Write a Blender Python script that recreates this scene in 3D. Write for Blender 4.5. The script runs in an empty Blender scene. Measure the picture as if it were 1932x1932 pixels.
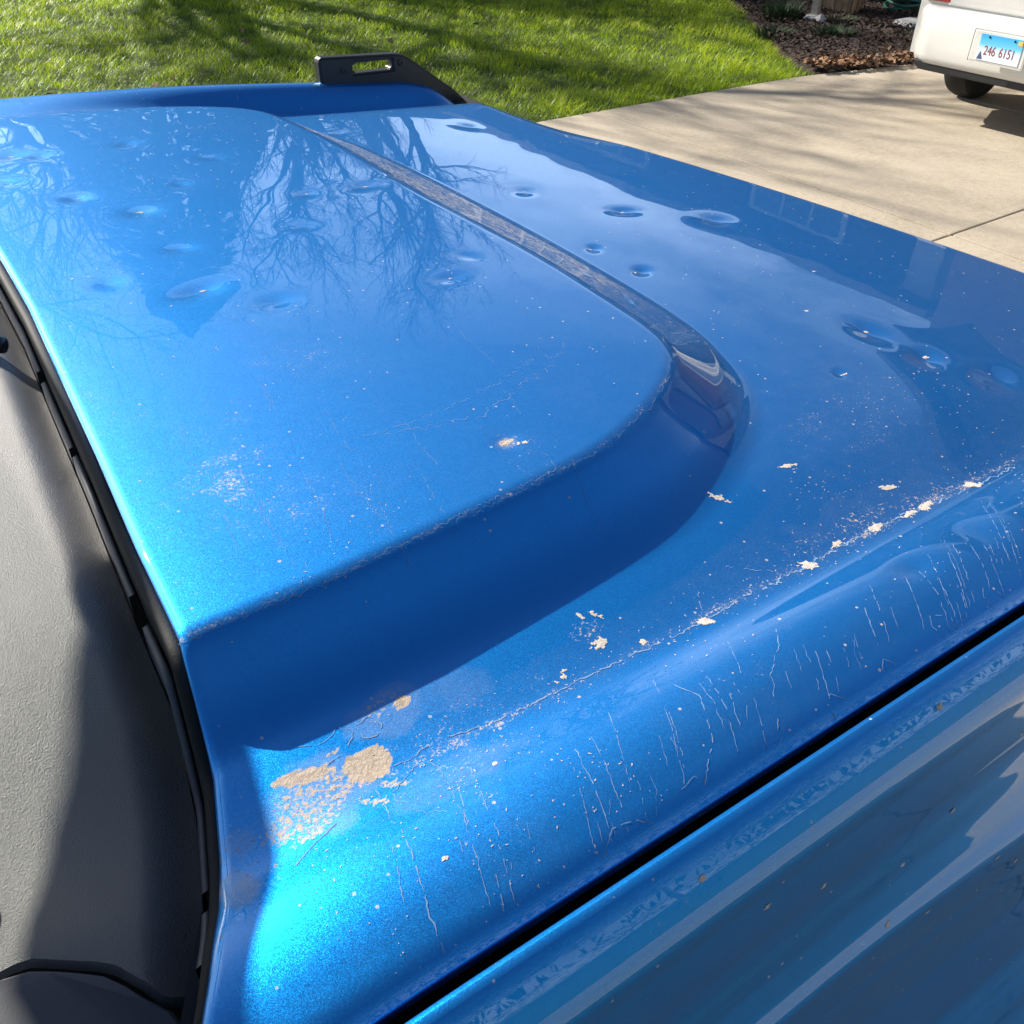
import bpy, bmesh, math, random
import numpy as np
from mathutils import Vector
random.seed(7); RNG = np.random.default_rng(11)
R = math.radians
S = bpy.context.scene

# ------------------------------------------------------------------ camera
cam_d = bpy.data.cameras.new('camera'); cam = bpy.data.objects.new('camera', cam_d)
S.collection.objects.link(cam); S.camera = cam
LIFT = .12        # the vehicle stands this much taller than its drawing coordinates
cam.location = (0, 0, 1.70+LIFT)
cam.rotation_euler = (R(90-38), 0, R(55.7-90))
cam_d.sensor_width = 36; cam_d.lens = 36*1700/1932.0
cam_d.clip_start = 0.02; cam_d.clip_end = 600

# ------------------------------------------------------------------ world, sun, exposure
SUN_AZ, SUN_EL = 112.0, 32.0
w = bpy.data.worlds.new('World'); S.world = w; w.use_nodes = True
nt = w.node_tree; nt.nodes.clear()
out = nt.nodes.new('ShaderNodeOutputWorld'); bg = nt.nodes.new('ShaderNodeBackground')
sky = nt.nodes.new('ShaderNodeTexSky'); sky.sky_type = 'NISHITA'; sky.sun_disc = False
sky.sun_elevation = R(SUN_EL); sky.sun_rotation = R(90-SUN_AZ)
sky.air_density = 1.0; sky.dust_density = 1.4; sky.ozone_density = 3.2
# thin broken clouds over the clear sky
tcw = nt.nodes.new('ShaderNodeTexCoord'); mpw = nt.nodes.new('ShaderNodeMapping')
mpw.inputs['Scale'].default_value = (1.0, 1.0, 2.6)
cl = nt.nodes.new('ShaderNodeTexNoise'); cl.inputs['Scale'].default_value = 3.1
cl.inputs['Detail'].default_value = 7; cl.inputs['Roughness'].default_value = 0.58
cr = nt.nodes.new('ShaderNodeValToRGB')
cr.color_ramp.elements[0].position = 0.38; cr.color_ramp.elements[0].color = (0, 0, 0, 1)
cr.color_ramp.elements[1].position = 0.60; cr.color_ramp.elements[1].color = (0.60, 0.60, 0.60, 1)
mxw = nt.nodes.new('ShaderNodeMix'); mxw.data_type = 'RGBA'
mxw.inputs['B'].default_value = (16.0, 20.0, 24.5, 1)
nt.links.new(tcw.outputs['Generated'], mpw.inputs['Vector']); nt.links.new(mpw.outputs['Vector'], cl.inputs['Vector'])
nt.links.new(cl.outputs['Fac'], cr.inputs['Fac'])
# clouds lie low in the sky, the zenith is clear
sxw = nt.nodes.new('ShaderNodeSeparateXYZ'); nt.links.new(tcw.outputs['Generated'], sxw.inputs[0])
zr = nt.nodes.new('ShaderNodeMapRange'); zr.inputs['From Min'].default_value = .22; zr.inputs['From Max'].default_value = .42
zr.inputs['To Min'].default_value = 1; zr.inputs['To Max'].default_value = .0; nt.links.new(sxw.outputs['Z'], zr.inputs['Value'])
zm = nt.nodes.new('ShaderNodeMath'); zm.operation = 'MULTIPLY'; nt.links.new(cr.outputs['Color'], zm.inputs[0]); nt.links.new(zr.outputs['Result'], zm.inputs[1])
nt.links.new(zm.outputs[0], mxw.inputs['Factor'])
nt.links.new(sky.outputs['Color'], mxw.inputs['A']); nt.links.new(mxw.outputs['Result'], bg.inputs['Color'])
bg.inputs['Strength'].default_value = 0.055
nt.links.new(bg.outputs['Background'], out.inputs['Surface'])

SV = Vector((math.cos(R(SUN_AZ))*math.cos(R(SUN_EL)), math.sin(R(SUN_AZ))*math.cos(R(SUN_EL)), math.sin(R(SUN_EL))))
sun_d = bpy.data.lights.new('sun', 'SUN'); sun_d.energy = 5.0; sun_d.angle = R(0.5); sun_d.color = (1.0, 0.93, 0.82)
sun = bpy.data.objects.new('sun', sun_d); S.collection.objects.link(sun)
sun.rotation_euler = (-SV).to_track_quat('-Z', 'Y').to_euler(); sun.location = (-8, 20, 18)

S.render.engine = 'CYCLES'
S.view_settings.view_transform = 'Standard'; S.view_settings.look = 'None'
S.view_settings.exposure = 1.13; S.view_settings.gamma = 1.0; S.view_settings.use_curve_mapping = False

# ------------------------------------------------------------------ helpers
class MB:
    """collects vertices and faces, then links them as ONE mesh object"""
    def __init__(s): s.v = []; s.f = []
    def add(s, vs, fs):
        o = len(s.v); s.v.extend([tuple(map(float, p)) for p in vs]); s.f.extend([tuple(i+o for i in f) for f in fs]); return s
    def box(s, c, d, rz=0.0):
        cx, cy, cz = c; dx, dy, dz = d[0]/2, d[1]/2, d[2]/2; ca, sa = math.cos(rz), math.sin(rz); vs = []
        for k in (-1, 1):
            for (i, j) in ((-1, -1), (1, -1), (1, 1), (-1, 1)):
                x, y = i*dx, j*dy; vs.append((cx+ca*x-sa*y, cy+sa*x+ca*y, cz+k*dz))
        return s.add(vs, [(3, 2, 1, 0), (4, 5, 6, 7), (0, 1, 5, 4), (1, 2, 6, 5), (2, 3, 7, 6), (3, 0, 4, 7)])
    def tube(s, pts, rad, n=6, cap=True):
        pts = [Vector(p) for p in pts]; rad = rad if hasattr(rad, '__len__') else [rad]*len(pts); vs = []; fs = []
        up = None
        for i, p in enumerate(pts):
            t = (pts[min(i+1, len(pts)-1)]-pts[max(i-1, 0)]).normalized()
            if up is None: up = Vector((0, 0, 1)) if abs(t.z) < .9 else Vector((1, 0, 0))
            a = t.cross(up).normalized(); b = a.cross(t).normalized(); up = b
            for k in range(n):
                an = 2*math.pi*k/n; vs.append(p+(a*math.cos(an)+b*math.sin(an))*rad[i])
        for i in range(len(pts)-1):
            for k in range(n):
                k2 = (k+1) % n; fs.append((i*n+k, i*n+k2, (i+1)*n+k2, (i+1)*n+k))
        if cap: fs.append(tuple(range(n-1, -1, -1))); fs.append(tuple((len(pts)-1)*n+k for k in range(n)))
        return s.add(vs, fs)
    def grid(s, P, closed_u=False):
        """P: (n, m, 3) array"""
        P = np.asarray(P, float); n, m = P.shape[:2]; fs = []
        for i in range(n-1):
            for j in range(m-1): fs.append((i*m+j, i*m+j+1, (i+1)*m+j+1, (i+1)*m+j))
            if closed_u: fs.append((i*m+m-1, i*m, (i+1)*m, (i+1)*m+m-1))
        return s.add(P.reshape(-1, 3), fs)
    def lathe(s, prof, c, axis='z', n=24):
        """prof: list of (radius, height along axis)"""
        vs = []
        for r, h in prof:
            for k in range(n):
                a = 2*math.pi*k/n; u, v = r*math.cos(a), r*math.sin(a)
                p = {'z': (u, v, h), 'y': (u, h, v), 'x': (h, u, v)}[axis]
                vs.append((c[0]+p[0], c[1]+p[1], c[2]+p[2]))
        fs = [(i*n+k, i*n+(k+1) % n, (i+1)*n+(k+1) % n, (i+1)*n+k) for i in range(len(prof)-1) for k in range(n)]
        fs.append(tuple(range(n))); fs.append(tuple((len(prof)-1)*n+k for k in range(n)))
        return s.add(vs, fs)
    def prism(s, poly, a, b, axis='y'):
        """poly in the plane across the axis, extruded from a to b"""
        def P(u, v, h): return {'y': (u, h, v), 'x': (h, u, v), 'z': (u, v, h)}[axis]
        n = len(poly); vs = [P(u, v, a) for u, v in poly]+[P(u, v, b) for u, v in poly]
        return s.add(vs, [tuple(range(n-1, -1, -1)), tuple(range(n, 2*n))]+[(i, (i+1) % n, n+(i+1) % n, n+i) for i in range(n)])
    def build(s, name, mat, parent=None, smooth=False, bevel=0, fixn=True, auto=None):
        return mesh_obj(name, s.v, s.f, mat, parent, smooth, bevel, fixn, auto)

def origin(o):
    p = Vector((0, 0, 0))
    while o is not None: p = p+o.location; o = o.parent
    return p

def mesh_obj(name, v, f, mat, parent=None, smooth=False, bevel=0, fixn=True, auto=None):
    me = bpy.data.meshes.new(name); og = origin(parent)
    v = np.asarray(v, float)-np.array(og)
    me.from_pydata(v.tolist(), [], f)
    if fixn or bevel:
        bm = bmesh.new(); bm.from_mesh(me)
        if fixn: bmesh.ops.recalc_face_normals(bm, faces=bm.faces)
        if bevel: bmesh.ops.bevel(bm, geom=[e for e in bm.edges if e.calc_face_angle(0) > .5], offset=bevel, segments=2, affect='EDGES', profile=.6)
        bm.to_mesh(me); bm.free()
    if smooth:
        for p in me.polygons: p.use_smooth = True
    if mat: me.materials.append(mat)
    o = bpy.data.objects.new(name, me); S.collection.objects.link(o)
    if parent: o.parent = parent
    if auto is not None:
        for p in me.polygons: p.use_smooth = True
        bm = bmesh.new(); bm.from_mesh(me)
        for e in bm.edges: e.smooth = e.calc_face_angle(0) < auto
        bm.to_mesh(me); bm.free()
    return o

def fast_mesh(name, V, F, mat, parent=None, smooth=False):
    """numpy vertices, all faces of the same size"""
    me = bpy.data.meshes.new(name); F = np.asarray(F, np.int32); V = np.asarray(V, np.float32)-np.array(origin(parent), np.float32)
    n, k = F.shape
    me.vertices.add(len(V)); me.vertices.foreach_set('co', V.ravel())
    me.loops.add(n*k); me.loops.foreach_set('vertex_index', F.ravel())
    me.polygons.add(n); me.polygons.foreach_set('loop_start', np.arange(0, n*k, k, dtype=np.int32))
    me.update(calc_edges=True)
    if smooth: me.polygons.foreach_set('use_smooth', np.ones(n, bool))
    me.materials.append(mat)
    o = bpy.data.objects.new(name, me); S.collection.objects.link(o)
    if parent: o.parent = parent
    return o

def attr(o, name, data):
    a = o.data.attributes.new(name, 'FLOAT', 'POINT'); a.data.foreach_set('value', np.asarray(data, np.float32).ravel())

def thing(name, label, cat, loc=(0, 0, 0), group=None):
    o = bpy.data.objects.new(name, None); S.collection.objects.link(o); o.location = loc; o.empty_display_size = .1
    o['label'] = label; o['category'] = cat
    if group: o['group'] = group
    return o
def tag(o, label, cat, group=None):
    o['label'] = label; o['category'] = cat
    if group: o['group'] = group
    return o
def struct(o): o['kind'] = 'structure'; return o
def stuff(o): o['kind'] = 'stuff'; return o

def copy_tree(o, parent=None):
    c = o.copy(); S.collection.objects.link(c)
    if parent: c.parent = parent
    for ch in [x for x in S.objects if x.parent == o]: copy_tree(ch, c)
    return c

# value noise for geometry
_T = RNG.random((256, 256))
def vnoise(x, y):
    x = np.asarray(x, float); y = np.asarray(y, float)
    xi = np.floor(x).astype(int); yi = np.floor(y).astype(int); fx = x-xi; fy = y-yi
    fx = fx*fx*(3-2*fx); fy = fy*fy*(3-2*fy); g = lambda a, b: _T[a & 255, b & 255]
    return (g(xi, yi)*(1-fx)+g(xi+1, yi)*fx)*(1-fy)+(g(xi, yi+1)*(1-fx)+g(xi+1, yi+1)*fx)*fy
def fbm(x, y, o=4):
    s = 0; a = .5; t = 0
    for k in range(o): s = s+a*vnoise(x*2**k+17*k, y*2**k+31*k); t += a; a *= .5
    return s/t
def sstep(a, b, x):
    t = np.clip((np.asarray(x, float)-a)/(b-a), 0, 1); return t*t*(3-2*t)

# ------------------------------------------------------------------ materials
def new_mat(name):
    m = bpy.data.materials.new(name); m.use_nodes = True; t = m.node_tree; b = t.nodes['Principled BSDF']; return m, t, b
def N(t, ty, **kw):
    n = t.nodes.new(ty)
    for k, v in kw.items():
        if k in n.inputs: n.inputs[k].default_value = v
        else: setattr(n, k, v)
    return n
def L(t, a, b): t.links.new(a, b)
def math_n(t, op, a, b=None, c=None, clamp=False):
    n = t.nodes.new('ShaderNodeMath'); n.operation = op; n.use_clamp = clamp
    for i, v in enumerate((a, b, c)):
        if v is None: continue
        if isinstance(v, (int, float)): n.inputs[i].default_value = v
        else: t.links.new(v, n.inputs[i])
    return n.outputs[0]
def ramp(t, fac, stops):
    n = t.nodes.new('ShaderNodeValToRGB'); e = n.color_ramp.elements
    while len(e) < len(stops): e.new(0.5)
    for i, (p, c) in enumerate(stops): e[i].position = p; e[i].color = (*c, 1) if len(c) == 3 else c
    t.links.new(fac, n.inputs['Fac']); return n.outputs['Color']
def noise(t, vec, scale, detail=3, rough=.5, dist=0):
    n = t.nodes.new('ShaderNodeTexNoise'); n.inputs['Scale'].default_value = scale; n.inputs['Detail'].default_value = detail
    n.inputs['Roughness'].default_value = rough; n.inputs['Distortion'].default_value = dist
    if vec is not None: t.links.new(vec, n.inputs['Vector'])
    return n.outputs['Fac']
def objco(t): return t.nodes.new('ShaderNodeTexCoord').outputs['Object']
def bump(t, h, strength, dist=.002, normal=None):
    n = t.nodes.new('ShaderNodeBump'); n.inputs['Strength'].default_value = strength; n.inputs['Distance'].default_value = dist
    t.links.new(h, n.inputs['Height'])
    if normal: t.links.new(normal, n.inputs['Normal'])
    return n.outputs['Normal']

def simple(name, col, rough=.5, metal=0, var=.15, scale=8, bmp=0, bscale=200, coat=0, spec=.5):
    m, t, b = new_mat(name); co = objco(t); f = noise(t, co, scale, 4, .6)
    d = tuple(c*(1-var) for c in col); l = tuple(min(1, c*(1+var)) for c in col)
    L(t, ramp(t, f, [(.3, d), (.7, l)]), b.inputs['Base Color'])
    b.inputs['Roughness'].default_value = rough; b.inputs['Metallic'].default_value = metal
    b.inputs['Specular IOR Level'].default_value = spec; b.inputs['Coat Weight'].default_value = coat
    if bmp: L(t, bump(t, noise(t, co, bscale, 3, .6), bmp, .001), b.inputs['Normal'])
    return m

def paint_mat(name, dusty=True):
    m, t, b = new_mat(name); co = objco(t)
    # metallic flake: every flake tilts its own way
    vo = N(t, 'ShaderNodeTexVoronoi', Scale=3200.0); L(t, co, vo.inputs['Vector'])
    gm = t.nodes.new('ShaderNodeNewGeometry')
    sub = N(t, 'ShaderNodeVectorMath', operation='SUBTRACT'); L(t, vo.outputs['Color'], sub.inputs[0]); sub.inputs[1].default_value = (.5, .5, .5)
    sc = N(t, 'ShaderNodeVectorMath', operation='SCALE'); L(t, sub.outputs[0], sc.inputs[0]); sc.inputs['Scale'].default_value = .29
    ad = N(t, 'ShaderNodeVectorMath', operation='ADD'); L(t, sc.outputs[0], ad.inputs[0]); L(t, gm.outputs['Normal'], ad.inputs[1])
    nm = N(t, 'ShaderNodeVectorMath', operation='NORMALIZE'); L(t, ad.outputs[0], nm.inputs[0])
    b.inputs['Base Color'].default_value = (.0, .240, .68, 1)
    b.inputs['Metallic'].default_value = .95; b.inputs['Roughness'].default_value = .49
    b.inputs['Coat Weight'].default_value = 1.0; b.inputs['Coat Roughness'].default_value = .012; b.inputs['Coat IOR'].default_value = 1.52
    L(t, nm.outputs[0], b.inputs['Normal'])
    L(t, gm.outputs['Normal'], b.inputs['Coat Normal'])
    if dusty:
        at = N(t, 'ShaderNodeAttribute'); at.attribute_name = 'dust'; du = at.outputs['Fac']
        # fine clumped dust
        f1 = noise(t, co, 420, 5, .72, .6); f2 = noise(t, co, 60, 4, .6)
        s = math_n(t, 'ADD', math_n(t, 'MULTIPLY', f1, .75), math_n(t, 'MULTIPLY', f2, .25))
        th = math_n(t, 'SUBTRACT', .70, math_n(t, 'MULTIPLY', du, .27))
        a = math_n(t, 'MULTIPLY', math_n(t, 'SUBTRACT', s, th), 16, clamp=True)
        # round specks of dried water
        v2 = N(t, 'ShaderNodeTexVoronoi', Scale=150.0); L(t, co, v2.inputs['Vector'])
        sp = N(t, 'ShaderNodeSeparateColor'); L(t, v2.outputs['Color'], sp.inputs[0])
        pick = math_n(t, 'GREATER_THAN', math_n(t, 'ADD', sp.outputs[0], math_n(t, 'MULTIPLY', du, .30)), .965)
        rr = math_n(t, 'MULTIPLY_ADD', sp.outputs[1], .16, .05)
        dot = math_n(t, 'MULTIPLY', math_n(t, 'LESS_THAN', v2.outputs['Distance'], rr), pick)
        msk = math_n(t, 'MAXIMUM', math_n(t, 'MULTIPLY', a, .8), math_n(t, 'MULTIPLY', dot, .65))
        # thin even film
        film = math_n(t, 'MULTIPLY', math_n(t, 'MULTIPLY', f2, du), .12)
        msk = math_n(t, 'ADD', msk, film, clamp=True)
        a2 = N(t, 'ShaderNodeAttribute'); a2.attribute_name = 'film'
        fm = math_n(t, 'MULTIPLY', a2.outputs['Fac'], math_n(t, 'MULTIPLY_ADD', f2, .9, .1))
        msk = math_n(t, 'MAXIMUM', msk, fm)
        a3 = N(t, 'ShaderNodeAttribute'); a3.attribute_name = 'streak'
        mp = N(t, 'ShaderNodeMapping'); mp.inputs['Scale'].default_value = (1.0, .13, 1.0); mp.inputs['Rotation'].default_value = (0, 0, .06); L(t, co, mp.inputs['Vector'])
        st = noise(t, mp.outputs['Vector'], 520, 4, .7, .8)
        sk = math_n(t, 'MULTIPLY', math_n(t, 'SUBTRACT', math_n(t, 'MULTIPLY_ADD', a3.outputs['Fac'], .26, st), .78), 11, clamp=True)
        msk = math_n(t, 'MAXIMUM', msk, math_n(t, 'MULTIPLY', sk, .85))
        a4 = N(t, 'ShaderNodeAttribute'); a4.attribute_name = 'mud'
        nz = noise(t, co, 330, 6, .68, .5)
        mm = math_n(t, 'MULTIPLY', math_n(t, 'SUBTRACT', math_n(t, 'MULTIPLY_ADD', math_n(t, 'SUBTRACT', nz, .5), 2.1, a4.outputs['Fac']), .56), 5, clamp=True)
        msk = math_n(t, 'MAXIMUM', msk, math_n(t, 'MULTIPLY', mm, .95))
        df = N(t, 'ShaderNodeBsdfDiffuse')
        cm = N(t, 'ShaderNodeMix', data_type='RGBA'); L(t, mm, cm.inputs['Factor']); cm.inputs['A'].default_value = (.50, .46, .42, 1); L(t, ramp(t, nz, [(.35, (.36, .28, .20)), (.65, (.52, .43, .33))]), cm.inputs['B'])
        L(t, cm.outputs['Result'], df.inputs['Color']); L(t, bump(t, nz, .9, .0012), df.inputs['Normal'])
        mx = t.nodes.new('ShaderNodeMixShader'); L(t, msk, mx.inputs[0]); L(t, b.outputs[0], mx.inputs[1]); L(t, df.outputs[0], mx.inputs[2])
        L(t, mx.outputs[0], t.nodes['Material Output'].inputs['Surface'])
    return m

M_PAINT = paint_mat('blue metallic paint')
M_PAINT2 = paint_mat('blue metallic paint clean', False)
M_BLACK = simple('black plastic', (.012, .012, .014), .42, bmp=.25, bscale=900)
M_TRIM = simple('satin black bracket', (.016, .016, .018), .38, bmp=.15, bscale=1200)
M_RUBBER = simple('rubber', (.010, .010, .010), .7, bmp=.35, bscale=500, spec=.3)
M_VOID = simple('dark void', (.003, .003, .003), .9)
M_TYRE = simple('tyre rubber', (.012, .012, .012), .75, bmp=.3, bscale=150)
M_METAL = simple('alloy', (.45, .45, .46), .35, metal=1)
M_MUD = simple('dried mud', (.42, .335, .25), .95, var=.22, scale=90, bmp=.8, bscale=700)
M_CHIP = simple('pale dirt and glint', (.47, .42, .37), .95, var=.15, scale=200, bmp=.5, bscale=900)
M_TRACK = simple('dried water film', (.14, .25, .42), .9, var=.15, scale=400)

def cowl_mat():
    m, t, b = new_mat('grained grey plastic'); co = objco(t)
    b.inputs['Base Color'].default_value = (.040, .039, .039, 1); b.inputs['Roughness'].default_value = .44; b.inputs['IOR'].default_value = 2.0
    b.inputs['Specular IOR Level'].default_value = .5
    h = noise(t, co, 800, 3, .8)
    L(t, bump(t, h, 1.0, .0011), b.inputs['Normal']); return m
M_COWL = cowl_mat()
M_COWL2 = simple('smooth grey plastic', (.055, .056, .066), .5, bmp=.1, bscale=900)

def glass_mat():
    m = bpy.data.materials.new('thin glass'); m.use_nodes = True; t = m.node_tree; t.nodes.clear()
    o = t.nodes.new('ShaderNodeOutputMaterial'); tr = N(t, 'ShaderNodeBsdfTransparent'); tr.inputs['Color'].default_value = (.9, .93, .91, 1)
    gl = N(t, 'ShaderNodeBsdfGlossy'); gl.inputs['Roughness'].default_value = .02
    mx = t.nodes.new('ShaderNodeMixShader'); mx.inputs[0].default_value = .10
    L(t, tr.outputs[0], mx.inputs[1]); L(t, gl.outputs[0], mx.inputs[2]); L(t, mx.outputs[0], o.inputs['Surface']); return m
M_GLASS = glass_mat()

def concrete_mat():
    m, t, b = new_mat('driveway concrete'); co = objco(t)
    a = noise(t, co, 1.3, 6, .62); c = noise(t, co, 26, 5, .7); p = noise(t, co, 130, 3, .6)
    s = math_n(t, 'ADD', math_n(t, 'MULTIPLY', a, .6), math_n(t, 'MULTIPLY', c, .4))
    base = ramp(t, s, [(.3, (.28, .24, .185)), (.5, (.42, .36, .275)), (.68, (.50, .43, .335))])
    pit = ramp(t, p, [(.32, (.40, .40, .40)), (.43, (1, 1, 1))])
    mx = N(t, 'ShaderNodeMix', data_type='RGBA', blend_type='MULTIPLY'); mx.inputs['Factor'].default_value = .75
    L(t, base, mx.inputs['A']); L(t, pit, mx.inputs['B']); L(t, mx.outputs['Result'], b.inputs['Base Color'])
    b.inputs['Roughness'].default_value = .9
    L(t, bump(t, math_n(t, 'ADD', c, p), .6, .006), b.inputs['Normal']); return m
M_CONC = concrete_mat()

def grass_mat():
    m, t, b = new_mat('grass blades'); at = N(t, 'ShaderNodeAttribute'); at.attribute_name = 'tone'
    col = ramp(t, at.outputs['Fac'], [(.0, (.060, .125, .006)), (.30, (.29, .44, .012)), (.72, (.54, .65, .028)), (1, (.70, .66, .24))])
    L(t, col, b.inputs['Base Color']); b.inputs['Roughness'].default_value = .45
    tl = N(t, 'ShaderNodeBsdfTranslucent'); L(t, col, tl.inputs['Color'])
    mx = t.nodes.new('ShaderNodeMixShader'); mx.inputs[0].default_value = .5
    L(t, b.outputs[0], mx.inputs[1]); L(t, tl.outputs[0], mx.inputs[2]); L(t, mx.outputs[0], t.nodes['Material Output'].inputs['Surface']); return m
M_GRASS = grass_mat()
M_LAWN = simple('lawn soil and thatch', (.045, .070, .014), .95, var=.45, scale=9, bmp=.8, bscale=60)
M_MULCH = simple('mulch', (.040, .024, .018), .95, var=.6, scale=35, bmp=.8, bscale=80)
M_LEAF = simple('dead leaf', (.22, .12, .06), .8, var=.5, scale=3)
M_BARK = simple('bark', (.075, .060, .050), .95, var=.35, scale=14, bmp=.8, bscale=40)
M_NEEDLE = simple('conifer needles', (.022, .046, .018), .8, var=.5, scale=2)
M_SHRUB = simple('shrub leaves', (.026, .058, .016), .7, var=.5, scale=4)
M_REED = simple('dry reed', (.34, .24, .15), .85, var=.35, scale=9)
M_HOSE = simple('green hose', (.010, .085, .065), .4)
M_STONE = simple('pale stone', (.34, .34, .34), .9, var=.2, scale=9, bmp=.5, bscale=60)
M_WHITE = simple('cream car paint', (.64, .63, .60), .30, var=.02, coat=1)
M_LAMP = simple('tail lamp', (.30, .012, .010), .15, coat=1)
M_BRICK = simple('dark brick wall', (.050, .028, .026), .9, var=.3, scale=6, bmp=.6, bscale=24)
M_SIDING = simple('grey house siding', (.16, .16, .18), .8, var=.1, scale=3)
M_ROOF = simple('roof shingles', (.055, .050, .050), .95, var=.35, scale=14, bmp=.6, bscale=40)
M_TRIMW = simple('pale house trim', (.48, .48, .47), .6, var=.05)
M_PANE = simple('window pane', (.10, .13, .17), .05, var=.05, spec=.9)
M_DOOR = simple('brown painted door', (.075, .035, .028), .5)

# ------------------------------------------------------------------ setting: ground, driveway
g = MB(); g.grid([[(-150, -150, -.05), (150, -150, -.05)], [(-150, 150, -.05), (150, 150, -.05)]])
struct(g.build('ground', M_LAWN))
DRV = struct(bpy.data.objects.new('driveway', None)); S.collection.objects.link(DRV)
xs = [-8.5, -5.2, -1.87, 1.5, 4.65, 7.28, 9.4, 10.78]; ys = [-5.4, -2.9, -.62, 2.60, 5.54]
for i in range(len(xs)-1):
    for j in range(len(ys)-1):
        a = .006; x0, x1, y0, y1 = xs[i]+a, xs[i+1]-a, ys[j]+a, ys[j+1]-a
        c = [(x0, y0), (x1, y0), (x1, y1), (x0, y1)]
        if j == 3:     # the lawn edge wanders a little and bends in towards the house
            e = lambda x: 5.67-.04*max(0, x-4.3)-(.16*max(0, x-6.75))
            c = [(x0, y0), (x1, y0)]+[(x0+(x1-x0)*k/6, e(x0+(x1-x0)*k/6)) for k in range(6, -1, -1)]
        mb = MB(); mb.prism(c, -.12, 0.0, 'z'); mb.build('concrete_slab', M_CONC, DRV, bevel=.008)
mb = MB(); mb.box((1.1, -5.47, -.03), (19.0, .11, .11)); struct(mb.build('kerb_edging', simple('pink kerb brick', (.42, .31, .27), .9, var=.2, scale=12), bevel=.01))
LAWN_EDGE = lambda x: np.where(x < 4.3, 5.70, 5.70-.04*(x-4.3))

# ------------------------------------------------------------------ the blue vehicle: hood surface
YC = 1.15
def qof(y): return np.abs(np.asarray(y, float)-YC)
def x_rear(y):
    return np.interp(qof(y), [0, .15, .29, .465, .6, .70, .72, .77, .823, .853, .892, .91, .95, .99], [.075, .074, .068, .061, .054, .051, .047, .037, .021, .010, -.007, -.017, -.040, -.065])
def x_front(y):
    return 1.315-.145*(np.asarray(y)-YC)-.10*qof(y)**2+.20*sstep(1.60, 2.0, y)

def resample(pts, n):
    p = np.array(pts, float)
    for _ in range(5):
        q = [p[0]]
        for a, b in zip(p[:-1], p[1:]): q += [a*.75+b*.25, a*.25+b*.75]
        q.append(p[-1]); p = np.array(q)
    d = np.r_[0, np.cumsum(np.hypot(*np.diff(p, axis=0).T))]; t = np.linspace(0, d[-1], n)
    return np.c_[np.interp(t, d, p[:, 0]), np.interp(t, d, p[:, 1])]
_cn = [(-.5, .446), (.13, .447), (.236, .459), (.338, .468), (.428, .482), (.505, .515), (.565, .552), (.600, .590), (.616, .640), (.622, .73), (.629, .83), (.630, .93), (.624, 1.06), (.622, 1.15)]
_bn = [(-.5, .400), (.13, .402), (.30, .410), (.44, .420), (.54, .450), (.61, .495), (.660, .546), (.695, .597), (.720, .650), (.735, .72), (.744, .83), (.749, .93), (.752, 1.04), (.752, 1.15)]
def dense(c):
    p = resample(c, 700); k = [0]
    for i in range(1, 700):
        if i == 699 or np.hypot(*(p[i]-p[k[-1]])) > (.0026 if .34 < p[i, 0] and p[i, 1] < .95 else .06): k.append(i)
    return p[k]
CREST = dense(_cn); BASE = dense(_bn)
def sdist(poly, X, Y):
    """distance to the outline, negative inside; both halves of the hood are alike, so the far half is folded over"""
    Y = YC-np.abs(np.asarray(Y, float)-YC); X = np.asarray(X, float); best = np.full(X.shape, 9.0)
    ring = np.vstack([poly, [[poly[-1, 0], YC+.05], [-.6, YC+.05], [-.6, poly[0, 1]]]]); inside = np.zeros(X.shape, bool); n = len(ring)
    for i in range(n):
        a = ring[i]; b = ring[(i+1) % n]
        if a[1] != b[1]:
            cond = ((a[1] > Y) != (b[1] > Y)); inside ^= cond & (X < a[0]+(Y-a[1])*(b[0]-a[0])/(b[1]-a[1]))
        if i < len(poly)-1:
            ab = b-a; t = np.clip(((X-a[0])*ab[0]+(Y-a[1])*ab[1])/(ab@ab), 0, 1)
            best = np.minimum(best, (X-a[0]-t*ab[0])**2+(Y-a[1]-t*ab[1])**2)
    best = np.sqrt(np.minimum(best, 81)); return np.where(inside, -best, best)

DENTS = [  # x, y, depth mm, sigma mm
 (.239,.953,1.5,15),(.257,1.239,1.3,13),(.200,1.331,1.3,15),(.568,1.208,.9,13),(.479,1.212,.8,11),(.497,.854,.9,13),(.552,.902,.6,10),
 (.300,.886,.8,12),(.259,1.087,.8,11),(.164,1.581,1.3,14),(.201,1.562,1.1,12),(.332,1.57,.9,13),(.423,1.44,.7,12),(.628,1.24,.5,9),(.355,.529,.5,8),
 (.859,1.222,.8,13),(.945,1.074,1.4,13),(.795,.959,1.0,9),(.80,.861,1.3,9),(1.054,.977,1.5,20),(.922,.579,1.6,14),(.923,.501,2.0,17),(.954,.430,1.8,15),(.796,.524,.7,7),
 (.743,1.678,.7,12),(1.004,1.636,.8,12),(.565,.262,.9,12),(.648,.264,1.0,18),(.70,1.36,.8,11),(.13,1.45,.9,12),(.34,1.33,.6,11),(.42,1.09,.5,10),(.16,1.02,.6,10)]

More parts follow.
